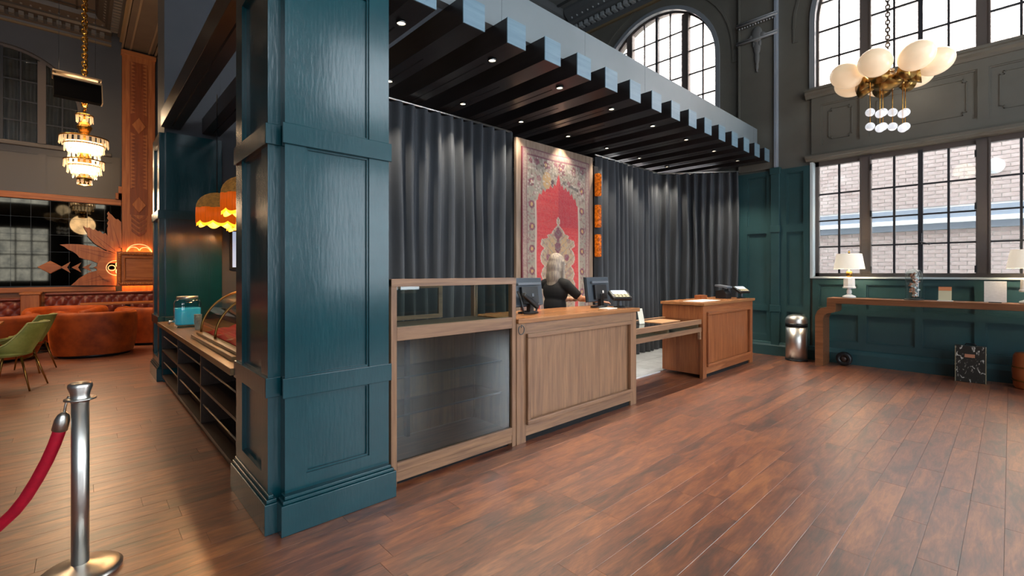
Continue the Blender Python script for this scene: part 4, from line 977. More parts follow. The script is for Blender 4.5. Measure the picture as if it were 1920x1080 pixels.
for ye in (y0+0.02, y1-0.02): MB().prism([(xc, ye, 0.885)]+[(xc-rx*math.cos(t*PI/32), ye, 0.885+rz*math.sin(t*PI/32)) for t in range(17)], (0, 0.003, 0)).build('end_glass', CGLASS, r)
q = MB(); q.grid(lambda u, v: (lerp(0.95, 1.44, u), lerp(y0+0.05, y1-0.05, v), 0.892+0.03*math.sin(v*23)*math.sin(u*7)+0.06*u), 14, 40); o = q.build('red_cloth', REDC, r); md = o.modifiers.new('t', 'SOLIDIFY'); md.thickness = 0.006

# fringed pendants over the shelf counter
def pendant(label, x, y, z):
    r = thing('fringed_pendant', label, 'pendant lamp', (x, y, z), group='fringed amber pendants over the shelf counter')
    R = 0.215
    wv = lambda a, j: (1+0.035*math.cos(8*a), 0)
    MB().lathe([(R*math.cos(t), R*0.95*math.sin(t)) for t in [0, 0.2, 0.45, 0.7, 0.95, 1.2, 1.4, 1.52]], (x, y, z+0.19), 40, wave=wv).build('dome', SHDT, r)
    hem = lambda a, j: (1+0.04*math.cos(8*a), (-0.035*abs(math.cos(4*a)) if j == 0 else 0))
    MB().lathe([(R*1.0, 0.035), (R*1.01, 0.10), (R*1.0, 0.195)], (x, y, z), 64, wave=hem).build('fringe', SHDF, r)
    MB().lathe([(R*0.97, 0.02), (R*0.96, 0.055)], (x, y, z-0.01), 64, wave=lambda a, j: (1+0.04*math.cos(8*a), (-0.045*abs(math.cos(4*a)) if j == 0 else 0))).build('hem', SHDE, r)
    MB().ell((x, y, z+0.15), 0.045).build('bulb', mat('warm_bulb', '#ffd090', 0.4, emit='#ffb050', estr=6) if 'warm_bulb' not in MATS else MATS['warm_bulb'], r)
    MB().tube([(x, y, z+0.39), (x, y, 3.72)], 0.006, 6).build('cord', BLKPL, r)
    d = bpy.data.lights.new('pendant_light', 'POINT'); d.energy = 14; d.color = (1, 0.6, 0.28); d.shadow_soft_size = 0.06
    l = bpy.data.objects.new('pendant_light', d); C.objects.link(l); l.parent = r; l.location = (0, 0, 0.05)
pendant('fringed amber pendant lamp with tapestry dome hanging lower and further back', 1.25, 6.75, 2.10)
pendant('fringed amber pendant lamp with tapestry dome cut off by the teal pillar', 1.28, 5.55, 2.13)
pendant('fringed amber pendant lamp mostly hidden behind the two others', 1.62, 7.0, 2.08)

# ================================================================== ROPE BARRIER
r = thing('rope_stanchion', 'brushed steel rope post with flared cap on a domed base', 'stanchion', (0.0, 3.16, 0))
MB().lathe([(0, 0), (0.165, 0), (0.165, 0.014), (0.15, 0.026), (0.10, 0.04), (0.045, 0.05), (0.036, 0.055), (0, 0.055)], (0, 3.16, 0), 48).build('base', CHROME, r)
MB().lathe([(0.0, 0.05), (0.0345, 0.05), (0.0345, 0.86), (0, 0.86)], (0, 3.16, 0), 32).build('post', CHROME, r)
MB().lathe([(0, 0.855), (0.036, 0.855), (0.040, 0.875), (0.036, 0.88), (0.038, 0.90), (0.048, 0.93), (0.047, 0.945), (0.036, 0.953), (0, 0.956)], (0, 3.16, 0), 32).build('cap', CHROME, r)
MB().lathe([(0.03, 0.868), (0.062, 0.868), (0.062, 0.876), (0.03, 0.876)], (0, 3.16, 0), 32).build('hook_ring', CHROME, r)
r = thing('velvet_rope', 'red velvet barrier rope with steel end cap hanging from the post', 'rope', (-0.09, 3.10, 0.8))
rtx, rty = math.sin(YAW), -math.cos(YAW)
def along(t, z, dd=0.0): return (0.0-rtx*t+dd*math.cos(YAW), 3.16-rty*t+dd*math.sin(YAW), z)
RP = [(0.093, 0.745), (0.105, 0.70), (0.125, 0.645), (0.16, 0.565), (0.21, 0.47), (0.265, 0.38), (0.32, 0.31), (0.40, 0.235), (0.50, 0.18), (0.62, 0.145), (0.75, 0.135), (0.9, 0.15)]
pts = [along(t, z, -0.03*t) for t, z in RP]
MB().tube(pts, 0.026, 14).build('rope_body', REDV, r)
p0, p1 = Vector(pts[0]), Vector(pts[1]); dd = (p0-p1).normalized()
MB().tube([p0-dd*0.03, p0+dd*0.02, p0+dd*0.045, p0+dd*0.062], [0.031, 0.030, 0.024, 0.010], 16).build('end_cap', CHROME, r)
e = p0+dd*0.062
MB().tube([e, e+dd*0.02+Vector((0, 0, 0.01)), Vector(along(0.066, 0.865)), Vector(along(0.058, 0.882)), Vector(along(0.05, 0.87))], 0.0055, 8).build('snap_hook', CHROME, r)

# ================================================================== CONSOLE TABLE AND ITS THINGS
tb = thing('console_table', 'long walnut console table with stepped waterfall leg below the window', 'table', (8.92, 0.5, 0))
xa, xb = 8.72, 9.10; TZ = 1.10
bx('table_top', WALN, tb, xa, xb, -1.8, 2.0, TZ-0.09, TZ, 0.006)
out = [(2.16, 0), (2.16, 0.80), (2.13, 0.88), (2.08, 0.93), (2.0, 0.95), (2.0, TZ-0.09), (1.88, TZ-0.09), (1.88, 0.90), (1.90, 0.87), (1.99, 0.85), (2.03, 0.82), (2.05, 0.76), (2.05, 0)]
MB().prism([(xa, y, z) for y, z in out], (xb-xa, 0, 0)).build('waterfall_leg', WALN, tb)
bx('end_leg', WALN, tb, xa, xb, -1.96, -1.85, 0, TZ-0.09)
bx('back_apron', mat('dark_apron', '#2b2422', 0.5), tb, xb-0.03, xb-0.005, -1.8, 1.88, 0.98, TZ-0.091) if False else None
def lamp(label, x, y):
    r = thing('table_lamp', label, 'lamp', (x, y, TZ), group='table lamps on the console')
    MB().lathe([(0, 0), (0.085, 0), (0.09, 0.012), (0.085, 0.03), (0.05, 0.045), (0.03, 0.06), (0, 0.06)], (x, y, TZ), 28).build('foot', CERAM, r)
    MB().lathe([(0, 0.06), (0.028, 0.06), (0.036, 0.09), (0.03, 0.125), (0.02, 0.14), (0.03, 0.15), (0, 0.15)], (x, y, TZ), 20).build('stem', CERAM, r)
    MB().lathe([(0, 0.15), (0.085, 0.15), (0.09, 0.17), (0.078, 0.185), (0.074, 0.31), (0.06, 0.325), (0, 0.33)], (x, y, TZ), 8, smooth=False).build('urn', CERAM, r)
    MB().lathe([(0, 0.33), (0.034, 0.33), (0.044, 0.36), (0.044, 0.40), (0.03, 0.425), (0.012, 0.43), (0.012, 0.72), (0, 0.72)], (x, y, TZ), 20).build('brass_collar', BRASS, r)
    MB().lathe([(0.205, 0.0), (0.165, 0.24)], (x, y, TZ+0.455), 36).build('shade', SHADE, r)
    MB().lathe([(0, 0), (0.01, 0), (0.014, 0.02), (0, 0.035)], (x, y, TZ+0.715), 10).build('finial', BRASS, r)
    d = bpy.data.lights.new('lamp_light', 'POINT'); d.energy = 10; d.color = (1, 0.8, 0.55); d.shadow_soft_size = 0.05
    l = bpy.data.objects.new('lamp_light', d); C.objects.link(l); l.parent = r; l.location = (0, 0, 0.56)
lamp('white urn table lamp with cream shade near the waterfall leg', 8.90, 1.74)
lamp('table lamp with cream shade cut off by the picture edge', 8.90, -0.16)
r = thing('glass_cloche', 'glass cloche filled with dried red and cream petals on the console', 'cloche', (8.90, 0.96, TZ))
MB().lathe([(0, 0), (0.115, 0), (0.115, 0.014), (0.09, 0.02), (0, 0.02)], (8.90, 0.96, TZ), 28).build('base', BLKPL, r)
MB().lathe([(0.10, 0.02), (0.10, 0.34), (0.085, 0.41), (0.05, 0.445), (0.0, 0.455)], (8.90, 0.96, TZ), 28).build('dome', CGLASS, r)
rr = random.Random(4)
for k in range(46):
    a = rr.random()*2*PI; z = 0.05+0.34*k/46; rad = rr.random()*0.055*(1.0 if z < 0.32 else 0.6)
    MB().ell((8.90+rad*math.cos(a), 0.96+rad*math.sin(a), TZ+z), (0.018+0.01*rr.random(), 0.02, 0.012+0.008*rr.random()), 7, 5, M=Matrix.Rotation(rr.random()*3, 3, 'X')).build('petal', FLOWER if rr.random() < 0.72 else CERAM, r)
r = thing('card_sign', 'small cream card with an orange heading on the console', 'card', (8.9, 0.63, TZ))
M = Matrix.Translation((8.90, 0.63, TZ)) @ Matrix.Rotation(0.12, 4, 'Y')
MB().mbox(M, 0, 0.006, -0.068, 0.068, 0.004, 0.20).build('card', mat('cream_card', '#cfc9a8', 0.5), r)
MB().mbox(M, -0.0015, 0.0, -0.068, 0.068, 0.145, 0.20).build('heading', mat('orange_print', '#d0875a', 0.5), r); MB().box(8.87, 8.96, 0.55, 0.71, TZ+0.0005, TZ+0.008).build('foot', PAPER, r)
r = thing('paper_sign', 'large white sheet in an upright holder on the console', 'sign', (8.92, 0.14, TZ))
M = Matrix.Translation((8.93, 0.14, TZ)) @ Matrix.Rotation(0.10, 4, 'Y')
MB().mbox(M, 0, 0.004, -0.105, 0.105, 0.004, 0.285).build('sheet', mat('printed_sheet', '#c9c8c8', 0.5, col2='#bdbcbc', scale=(30, 30, 60)), r); MB().mbox(M, 0.006, 0.008, -0.11, 0.11, 0.0, 0.29).build('holder', CGLASS, r)
tag(MB().box(8.80, 8.82, 0.08, 0.20, TZ+0.0005, TZ+0.012).build('pen', BLKPL, loc=(8.81, 0.14, TZ)), 'black pen lying in front of the white sheet', 'pen')
r = thing('marbled_box', 'black and white marbled box with copper label standing under the console', 'box', (8.93, 0.375, 0))
bx('body', MARB, r, 8.88, 9.02, 0.22, 0.53, 0.0, 0.495, 0.006); bx('label_plate', COPPER, r, 8.876, 8.882, 0.33, 0.43, 0.34, 0.385)
MB().tube([(8.95, 0.32, 0.495), (8.95, 0.33, 0.52), (8.95, 0.42, 0.52), (8.95, 0.43, 0.495)], 0.009, 8).build('handle', BLKPL, r)
for y in (0.222, 0.518): bx('edge_strip', mat('tan_edge', '#8a8066', 0.5) if 'tan_edge' not in MATS else MATS['tan_edge'], r, 8.877, 8.881, y, y+0.008, 0.0, 0.49)
r = thing('dark_roller', 'small dark wheel shaped thing on the floor under the console', 'wheel', (9.02, 1.83, 0))
M = Matrix.Translation((9.02, 1.83, 0.11)) @ Matrix.Rotation(PI/2, 4, 'Y')
q = MB().lathe([(0.05, -0.05), (0.10, -0.05), (0.11, -0.03), (0.11, 0.03), (0.10, 0.05), (0.05, 0.05)], (0, 0, 0), 28); q.v = [tuple(M @ Vector(p)) for p in q.v]; q.build('tyre', BLKPL, r)
q = MB().lathe([(0, -0.04), (0.05, -0.04), (0.05, 0.04), (0, 0.04)], (0, 0, 0), 20); q.v = [tuple(M @ Vector(p)) for p in q.v]; q.build('hub', mat('dark_brown', '#3a2a24', 0.4), r)
r = thing('copper_bin', 'copper coloured barrel bin standing at the picture edge under the console', 'bin', (8.95, -0.17, 0))
MB().lathe([(0, 0), (0.13, 0), (0.15, 0.03), (0.165, 0.22), (0.15, 0.42), (0.13, 0.46), (0, 0.46)], (8.95, -0.17, 0), 28).build('barrel', mat('orange_wood', '#9a4f24', 0.3), r)
for z in (0.10, 0.27): MB().lathe([(0.158, z), (0.168, z), (0.168, z+0.015), (0.158, z+0.015)], (8.95, -0.17, 0), 28).build('hoop', BRASS, r)
# waste bin
r = thing('waste_bin', 'round brushed steel waste bin with domed push lid by the teal wall', 'bin', (8.98, 2.50, 0))
c = (8.98, 2.50, 0)
MB().lathe([(0, 0), (0.17, 0), (0.17, 0.03), (0, 0.03)], c, 32).build('base_ring', BLKPL, r)
MB().lathe([(0, 0.03), (0.162, 0.03), (0.162, 0.58), (0, 0.58)], c, 36).build('drum', CHROME, r)
MB().lathe([(0, 0.58), (0.168, 0.58), (0.168, 0.64), (0, 0.64)], c, 36).build('collar', BLKPL, r)
MB().lathe([(0.168, 0.64), (0.17, 0.68), (0.155, 0.73), (0.12, 0.765), (0.06, 0.785), (0, 0.79)], c, 36).build('dome_lid', CHROME, r)

# ================================================================== GLOBE CHANDELIERS
def chain(mb, x, y, z0, z1, link=0.055, r=0.006, wdt=0.020):
    n = int((z1-z0)/(link*0.78)); st = (z1-z0)/n
    for k in range(n):
        z = z0+(k+0.5)*st; pts = []
        for t in range(10):
            a = 2*PI*t/10; u, v = wdt*math.cos(a), link*0.5*math.sin(a)
            pts.append((x+u, y, z+v) if k % 2 else (x, y+u, z+v))
        mb.tube(pts, r, 5, closed=True)
def globes(label, x, y, z):
    r = thing('globe_chandelier', label, 'chandelier', (x, y, z), group='brass globe chandeliers')
    MB().lathe([(0, -0.14), (0.03, -0.14), (0.14, -0.10), (0.20, -0.02), (0.10, 0.03), (0.05, 0.06), (0.03, 0.14), (0, 0.14)], (x, y, z), 32).build('hub', BRASS, r)
    for k in range(3): MB().lathe([(0.05, 0), (0.075, 0.006), (0.05, 0.012)], (x, y, z+0.05+k*0.03), 20).build('hub_ring', BRASS if k % 2 else CHROME, r)
    n = 7
    for k in range(n):
        a = 2*PI*k/n+0.32; d = Vector((math.cos(a), math.sin(a), 0))
        up = 0.10
        c = Vector((x, y, z))+d*0.47+Vector((0, 0, up))
        M = Matrix.Rotation(a, 3, 'Z') @ Matrix.Rotation(-0.30, 3, 'Y')
        ar = MB().tube([Vector((x, y, z-0.02))+d*0.12, Vector((x, y, z-0.03))+d*0.27], [0.05, 0.06], 12).build('arm', BRASS, r)
        MB().tube([Vector((x, y, z-0.035))+d*0.20, Vector((x, y, z-0.02))+d*0.33], [0.05, 0.115], 20).build('cup', BRASS, ar)
        g = MB().ell(c, (0.20, 0.185, 0.165), 28, 18, M=M).build('globe', OPAL, r)
    for s_ in (-1, 1):
        for k in range(3):
            o_ = s_*0.15+0.085*(k-1); f_ = -0.06*(k == 1); xx = x+rtx*o_+math.cos(YAW)*f_; yy = y+rty*o_+math.sin(YAW)*f_
            st = MB().tube([(xx, yy, z-0.02), (xx, yy, z-0.60)], 0.005, 6).build('drop_rod', GOLD, r)
            for j in range(2):
                MB().ell((xx, yy, z-0.44-j*0.19-0.04*(k == 1)), 0.055, 12, 8).build('crystal_ball', CRYSB, st)
    q = MB(); chain(q, x, y, z+0.13, ZC+0.02, 0.065, 0.009, 0.022); q.build('chain', mat('bronze_chain', '#2a211a', 0.5, 0.3) if 'bronze_chain' not in MATS else MATS['bronze_chain'], r)
    MB().lathe([(0, 0), (0.07, 0.0), (0.09, 0.09), (0, 0.09)], (x, y, ZC-0.0), 20).build('ceiling_rose', BRASS, r)
    for k in range(1):
        d = bpy.data.lights.new('globe_light', 'POINT'); d.energy = 7; d.color = (1, 0.82, 0.6); d.shadow_soft_size = 0.25
        l = bpy.data.objects.new('globe_light', d); C.objects.link(l); l.parent = r; l.location = (0, 0, (0.45, -0.3)[k])
globes('brass chandelier of opal globes with crystal drops before the arched window', 7.9, 1.12, 4.08)
globes('brass globe chandelier seen only in the lounge mirror', -0.6, 0.95, 4.08)

# ================================================================== LOUNGE
# mirror tiles
mr = thing('mirror_wall', 'wall of smoky antique mirror tiles behind the lounge seating', 'mirror', (-0.5, YL-0.03, 1.2))
bx('backing', BLKPL, mr, -3.0, 0.80, YL-0.029, YL-0.001, 1.15, 3.27)
for i in range(11):
    for j in range(5):
        xx = 0.80-0.335*(i+1); z0 = 1.17+0.42*j; xx = max(xx, -3.0)
        t = bx('mirror_tile', MIRROR, mr, xx+0.003, xx+0.332, YL-0.036, YL-0.028, z0+0.003, z0+0.417)
rl = thing('trim_8', 'orange oak rails framing the mirror tiles', 'rail', (-1, YL-0.06, 1.1), kind=S)
bx('upper_rail', LOAKX, rl, -3.0, 0.80, YL-0.09, YL-0.0005, 3.28, 3.43, 0.008); bx('lower_ledge', LOAKX, rl, -3.0, 0.68, YL-0.20, YL-0.0005, 1.02, 1.14, 0.008)
bx('lower_panel', LOAKX, rl, -3.0, 0.68, YL-0.10, YL-0.0005, 0.0, 1.02)
# carved pilaster
cp = thing('carved_pilaster', 'tall carved oak pilaster with zigzag panel and diamonds on the lounge wall', 'pilaster', (1.16, YL-0.1, 1.2))
bx('shaft', LOAK, cp, 0.81, 1.51, YL-0.16, YL-0.001, 1.0, 7.40, 0.006); bx('cap', LOAKX, cp, 0.79, 1.53, YL-0.20, YL-0.001, 7.30, 7.42, 0.01)
for k, (a, b, z) in enumerate(((0.68, 0.81, 3.60), (0.74, 0.81, 3.78), (1.51, 1.64, 3.60), (1.51, 1.58, 3.78))): bx('stepped_foot', LOAK, cp, a, b, YL-0.13, YL-0.001, 3.44, z)
bx('inlay_panel', LOAKD, cp, 0.97, 1.35, YL-0.168, YL-0.159, 3.05, 7.15)
for s_ in (0, 1):
    q = MB(); n = 34
    for k in range(n):
        z0 = 3.75+k*0.10; xo = 0.985 if s_ == 0 else 1.335; g = 1 if s_ == 0 else -1
        if abs(z0-5.45) < 0.25: continue
        q.prism([(xo, YL-0.168, z0), (xo+g*0.10, YL-0.168, z0+0.05), (xo, YL-0.168, z0+0.10)], (0, -0.012, 0))
    q.build('zigzag_border', LOAK, cp)
def diamond(parent, m, x, z, w_, h_, y, t, name='diamond'):
    return MB().prism([(x-w_, y, z), (x, y, z-h_), (x+w_, y, z), (x, y, z+h_)], (0, -t, 0)).build(name, m, parent, bevel=0.01)
for z in (3.32, 5.45): diamond(cp, LOAK, 1.16, z, 0.15, 0.22, YL-0.168, 0.035)
for k in range(4):
    z = 2.98-k*0.13; MB().prism([(1.16, YL-0.16, z-0.12), (1.32, YL-0.16, z+0.02), (1.32, YL-0.16, z+0.09), (1.16, YL-0.16, z-0.05), (1.0, YL-0.16, z+0.09), (1.0, YL-0.16, z+0.02)], (0, -0.03, 0)).build('chevron', LOAKD, cp)
# sunburst
sb = thing('sunburst_carving', 'carved oak sunburst with rope framed plaque glowing at its edges', 'wall carving', (1.16, 16.0, 1.6))
cx, cz = 1.16, 1.62
RAYS = [
 [(0.54,3.09),(0.56,3.04),(0.6,3.01),(0.64,2.95),(0.68,2.9),(0.73,2.9),(0.79,2.83),(0.81,2.14),(0.62,2.23),(0.52,2.48),(0.51,2.64),(0.53,2.72),(0.51,2.78),(0.54,2.86),(0.51,2.92),(0.53,2.98),(0.51,3.03)],
 [(0.05,2.69),(0.12,2.63),(0.17,2.65),(0.24,2.59),(0.28,2.61),(0.33,2.56),(0.37,2.57),(0.43,2.5),(0.48,2.52),(0.53,2.45),(0.78,2.11),(0.75,1.97),(0.46,2.1),(0.35,2.18),(0.26,2.25),(0.21,2.32),(0.17,2.37),(0.13,2.44),(0.13,2.51),(0.09,2.59)],
 [(-0.37,2.19),(-0.2,2.21),(-0.02,2.21),(0.16,2.19),(0.25,2.17),(0.35,2.15),(0.46,2.07),(0.75,1.97),(0.75,1.75),(0.35,1.73),(0.2,1.81),(0.09,1.83),(-0.02,1.88),(-0.06,1.95),(-0.13,2.02),(-0.22,2.07),(-0.29,2.14)],
 [(-0.17,1.18),(-0.08,1.28),(-0.03,1.35),(0.07,1.43),(0.16,1.5),(0.35,1.56),(0.75,1.6),(0.75,1.16)]]
for mir in (1, -1):
    for k, rp in enumerate(RAYS):
        yb_ = YL-0.17-0.01*k-(0.004 if mir == 1 else 0)
        P2 = [(x if mir == 1 else 2*cx-x, z) for x, z in rp]
        MB().prism([(x, yb_, z) for x, z in P2], (0, -0.05, 0)).build('ray', LOAK, sb)
        tip = Vector(P2[0]); root_ = Vector((cx-mir*0.42, cz+(0.25 if k < 3 else -0.15)))
        for off in (-0.035, 0.05):
            d = (root_-tip); n_ = Vector((-d.y, d.x)).normalized(); a = tip+d*0.16+n_*off*0.25; b = tip+d*0.85+n_*off*1.6
            MB().prism([(a.x, yb_-0.05, a.y), (b.x+n_.x*0.012, yb_-0.05, b.y+n_.y*0.012), (b.x-n_.x*0.012, yb_-0.05, b.y-n_.y*0.012)], (0, -0.006, 0)).build('ray_groove', LOAKD, sb)
for s_ in (-1, 1):
    ccx = cx+s_*0.48
    q = MB()
    for i in range(28):
        a0, a1 = 2*PI*i/28, 2*PI*(i+1)/28
        q.prism([(ccx+r_*math.cos(a), YL-0.25, cz+r_*math.sin(a)) for r_, a in ((0.20, a0), (0.37, a0), (0.37, a1), (0.20, a1))], (0, -0.05, 0))
    q.build('side_roundel', LOAKX, sb)
    q = MB()
    for rr_, cc in ((0.19, (0, 0)), (0.08, (-0.08*s_, 0.09)), (0.08, (-0.08*s_, -0.09)), (0.07, (0.08*s_, 0))):
        q.tube([(ccx+cc[0]+rr_*math.cos(2*PI*t/20), YL-0.28, cz+cc[1]+rr_*math.sin(2*PI*t/20)) for t in range(20)], 0.012, 6, closed=True)
    q.build('filigree', mat('pale_filigree', '#e6d2b0', 0.4, emit='#ffd090', estr=0.25) if 'pale_filigree' not in MATS else MATS['pale_filigree'], sb)
q = MB()
for rr_, cc in ((0.26, (0, 0)), (0.11, (-0.12, 0.08)), (0.11, (0.12, 0.08))): q.tube([(cx+cc[0]+rr_*math.cos(PI*t/20), YL-0.28, 2.05+cc[1]*0.5+rr_*0.8*math.sin(PI*t/20)) for t in range(21)], 0.013, 6)
q.build('crest_filigree', MATS['pale_filigree'], sb)
F0, F1, G0, G1 = 0.70, 1.62, 1.16, 2.04
q = MB()
for (a, b, c_, d_) in ((F0+0.03, F1-0.03, G0+0.03, G0+0.06), (F0+0.03, F1-0.03, G1-0.06, G1-0.03), (F0+0.03, F0+0.06, G0+0.06, G1-0.06), (F1-0.06, F1-0.03, G0+0.06, G1-0.06)): q.box(a, b, YL-0.335, YL-0.325, c_, d_)
q.build('backlight_strip', LEDW, sb)
bx('plaque', LOAKX, sb, F0+0.05, F1-0.05, YL-0.43, YL-0.38, G0+0.05, G1-0.05)
def rope(x0, x1, z0, z1, rad, n):
    q = MB()
    for k in range(n):
        for (p, q_) in (((lerp(x0, x1, (k+.5)/n), z0), 0), ((lerp(x0, x1, (k+.5)/n), z1), 0)): q.ell((p[0], YL-0.44, p[1]), (rad*0.7, rad, rad*1.1), 8, 6, M=Matrix.Rotation(0.6, 3, 'Y'))
    nz = int(n*(z1-z0)/(x1-x0))
    for k in range(nz):
        for xx in (x0, x1): q.ell((xx, YL-0.44, lerp(z0, z1, (k+.5)/nz)), (rad*1.1, rad, rad*0.7), 8, 6, M=Matrix.Rotation(0.6, 3, 'Y'))
    return q
bx('plaque_border', LOAK, sb, F0-0.01, F1+0.01, YL-0.425, YL-0.39, G0-0.01, G1+0.01)
o = rope(F0+0.05, F1-0.05, G0+0.05, G1-0.05, 0.04, 22).build('outer_rope_moulding', LOAKX, sb); o['kind'] = 'stuff'
o = rope(F0+0.15, F1-0.15, G0+0.15, G1-0.15, 0.022, 26).build('inner_rope_moulding', LOAK, sb); o['kind'] = 'stuff'
diamond(sb, LOAKX, -0.54, 1.63, 0.23, 0.16, YL-0.06, 0.05)
for k in range(4):
    xx = -0.26+k*0.20; MB().prism([(xx-0.10, YL-0.06, 1.63), (xx+0.08, YL-0.06, 1.63+0.14-0.015*k), (xx+0.02, YL-0.06, 1.63), (xx+0.08, YL-0.06, 1.63-0.14+0.015*k)], (0, -0.05, 0)).build('arrow_chevron', LOAKX, sb)
# banquettes
def banquette(label, x0, x1, y, h):
    r = thing('banquette', label, 'bench', ((x0+x1)/2, y, 0), group='burgundy leather banquettes along the lounge wall')
    bx('plinth', LOAKD, r, x0, x1, y-0.55, y+0.2, 0, 0.12); bx('seat', LEATH, r, x0, x1, y-0.62, y, 0.12, 0.47, 0.04)
    n = max(2, int((x1-x0)/0.2))
    def fn(u, v):
        a = u*n; b = v*3.2; d = abs(math.sin(PI*(a+b*0.5)))*abs(math.sin(PI*(a-b*0.5)))
        edge = min(1, min(v, 1-v)*8)
        return (lerp(x0, x1, u), y-0.10-0.06*math.sqrt(d+0.02)*edge+0.05*v, lerp(0.45, h, v))
    q = MB(); q.grid(fn, n*6, 16); q.build('tufted_back', LEATH, r)
    bx('back_frame', LEATH, r, x0, x1, y-0.05, y+0.12, 0.12, h+0.01, 0.02); bx('top_roll', LEATH, r, x0, x1, y-0.11, y+0.14, h-0.02, h+0.04, 0.025)
    return r
banquette('burgundy tufted banquette below the sunburst plaque', -0.62, 1.42, 15.75, 0.97)
banquette('burgundy tufted banquette disappearing behind the far pillar', 1.45, 2.9, 15.75, 0.97)
banquette('burgundy banquette at the picture edge beyond the oak divider', -2.9, -1.0, 15.75, 0.86)
r = thing('oak_divider', 'upright oak divider between two burgundy banquettes', 'divider', (-0.82, 15.6, 0)); bx('panel', LOAK, r, -0.98, -0.68, 15.05, 15.88, 0, 1.00, 0.01); bx('cap', LOAKX, r, -1.0, -0.66, 15.03, 15.9, 1.0, 1.04, 0.008)
def dining_table(label, cx_, cy_, w_, d_, z, name='dining_table', grp='oak topped lounge tables'):
    r = thing(name, label, 'table', (cx_, cy_, 0), group=grp)
    bx('table_top', LOAKX, r, cx_-w_/2, cx_+w_/2, cy_-d_/2, cy_+d_/2, z-0.04, z, 0.006)
    MB().box(cx_-0.05, cx_+0.05, cy_-0.05, cy_+0.05, 0.02, z-0.04).build('pedestal', BLKPL, r); MB().lathe([(0, 0), (0.24, 0), (0.24, 0.015), (0.05, 0.03), (0, 0.03)], (cx_, cy_, 0), 24).build('foot', BLKPL, r)
dining_table('long oak table in front of the tufted banquette', 0.85, 14.7, 1.7, 0.65, 0.78)
dining_table('oak table at the picture edge beside the nearest green chair', -1.35, 8.75, 0.95, 0.75, 0.75)
dining_table('oak table behind the nearest table at the picture edge', -1.35, 10.1, 1.0, 0.75, 0.76)
# tub sofas
def sofa(label, x, y, rz, rx=0.58, ry=0.52, h=0.80, name='tub_sofa'):
    r = thing(name, label, 'sofa', (0, 0, 0), group='orange velvet tub sofas in the lounge')
    prof = [(0.90, 0.05), (0.97, 0.22), (1.0, 0.45), (1.0, h-0.12), (0.985, h-0.05), (0.94, h-0.01), (0.88, h), (0.80, h-0.02), (0.77, h-0.08), (0.76, 0.34)]
    A = 2.45; n = 48; vs = []; m = len(prof)
    for i in range(n+1):
        a = -PI/2+lerp(-A, A, i/n); k = (abs(math.cos(a))**2.6+abs(math.sin(a))**2.6)**(-1/2.6)
        dz = -0.10*max(0, abs(lerp(-1, 1, i/n))-0.75)*4
        for j, (f, z) in enumerate(prof): vs.append((rx*k*f*math.cos(a), ry*k*f*math.sin(a), z+(dz*0.6 if 2 < j < 9 else 0)))
    fs = [(i*m+j, (i+1)*m+j, (i+1)*m+j+1, i*m+j+1) for i in range(n) for j in range(m-1)]
    fs += [tuple(range(m-1, -1, -1)), tuple(n*m+j for j in range(m))]
    MB().add(vs, fs, True).build('back_shell', ORANGEV, r)
    q = MB(); q.lathe([(0, 0.14), (0.76, 0.14), (0.79, 0.20), (0.80, 0.38), (0.74, 0.43), (0, 0.45)], (0, 0.05, 0), 36, sx=rx, sy=ry*1.05); q.build('seat', ORANGEV, r)
    q = MB(); q.lathe([(0, 0.0), (0.84, 0.0), (0.84, 0.07), (0, 0.07)], (0, 0, 0), 36, sx=rx, sy=ry); q.build('plinth', BLKPL, r)
    r.location = (x, y, 0); r.rotation_euler = (0, 0, rz)
    return r
s1 = sofa('round orange velvet tub sofa seen from behind in the lounge', 0.20, 11.50, -0.25, 0.60, 0.58, 0.80)
sofa('orange velvet sofa half hidden by the far teal pillar', 1.45, 12.55, -0.35, 0.95, 0.6, 0.78)
sofa('orange velvet tub sofa peeking out behind the round one', -0.20, 13.15, PI-0.4, 0.62, 0.58, 0.80)
sofa('orange velvet sofa behind the green chairs', -1.45, 11.75, 0.1, 0.98, 0.6, 0.77)
r = thing('side_table', 'small pale round side table between orange sofas', 'side table', (-0.58, 12.45, 0))
MB().lathe([(0, 0.52), (0.20, 0.52), (0.20, 0.55), (0, 0.55)], (-0.58, 12.45, 0), 28).build('top', mat('pale_marble', '#cfc4b8', 0.3), r); MB().lathe([(0, 0), (0.15, 0), (0.15, 0.015), (0.02, 0.03), (0.02, 0.52), (0, 0.52)], (-0.58, 12.45, 0), 24).build('pedestal', BLKPL, r)
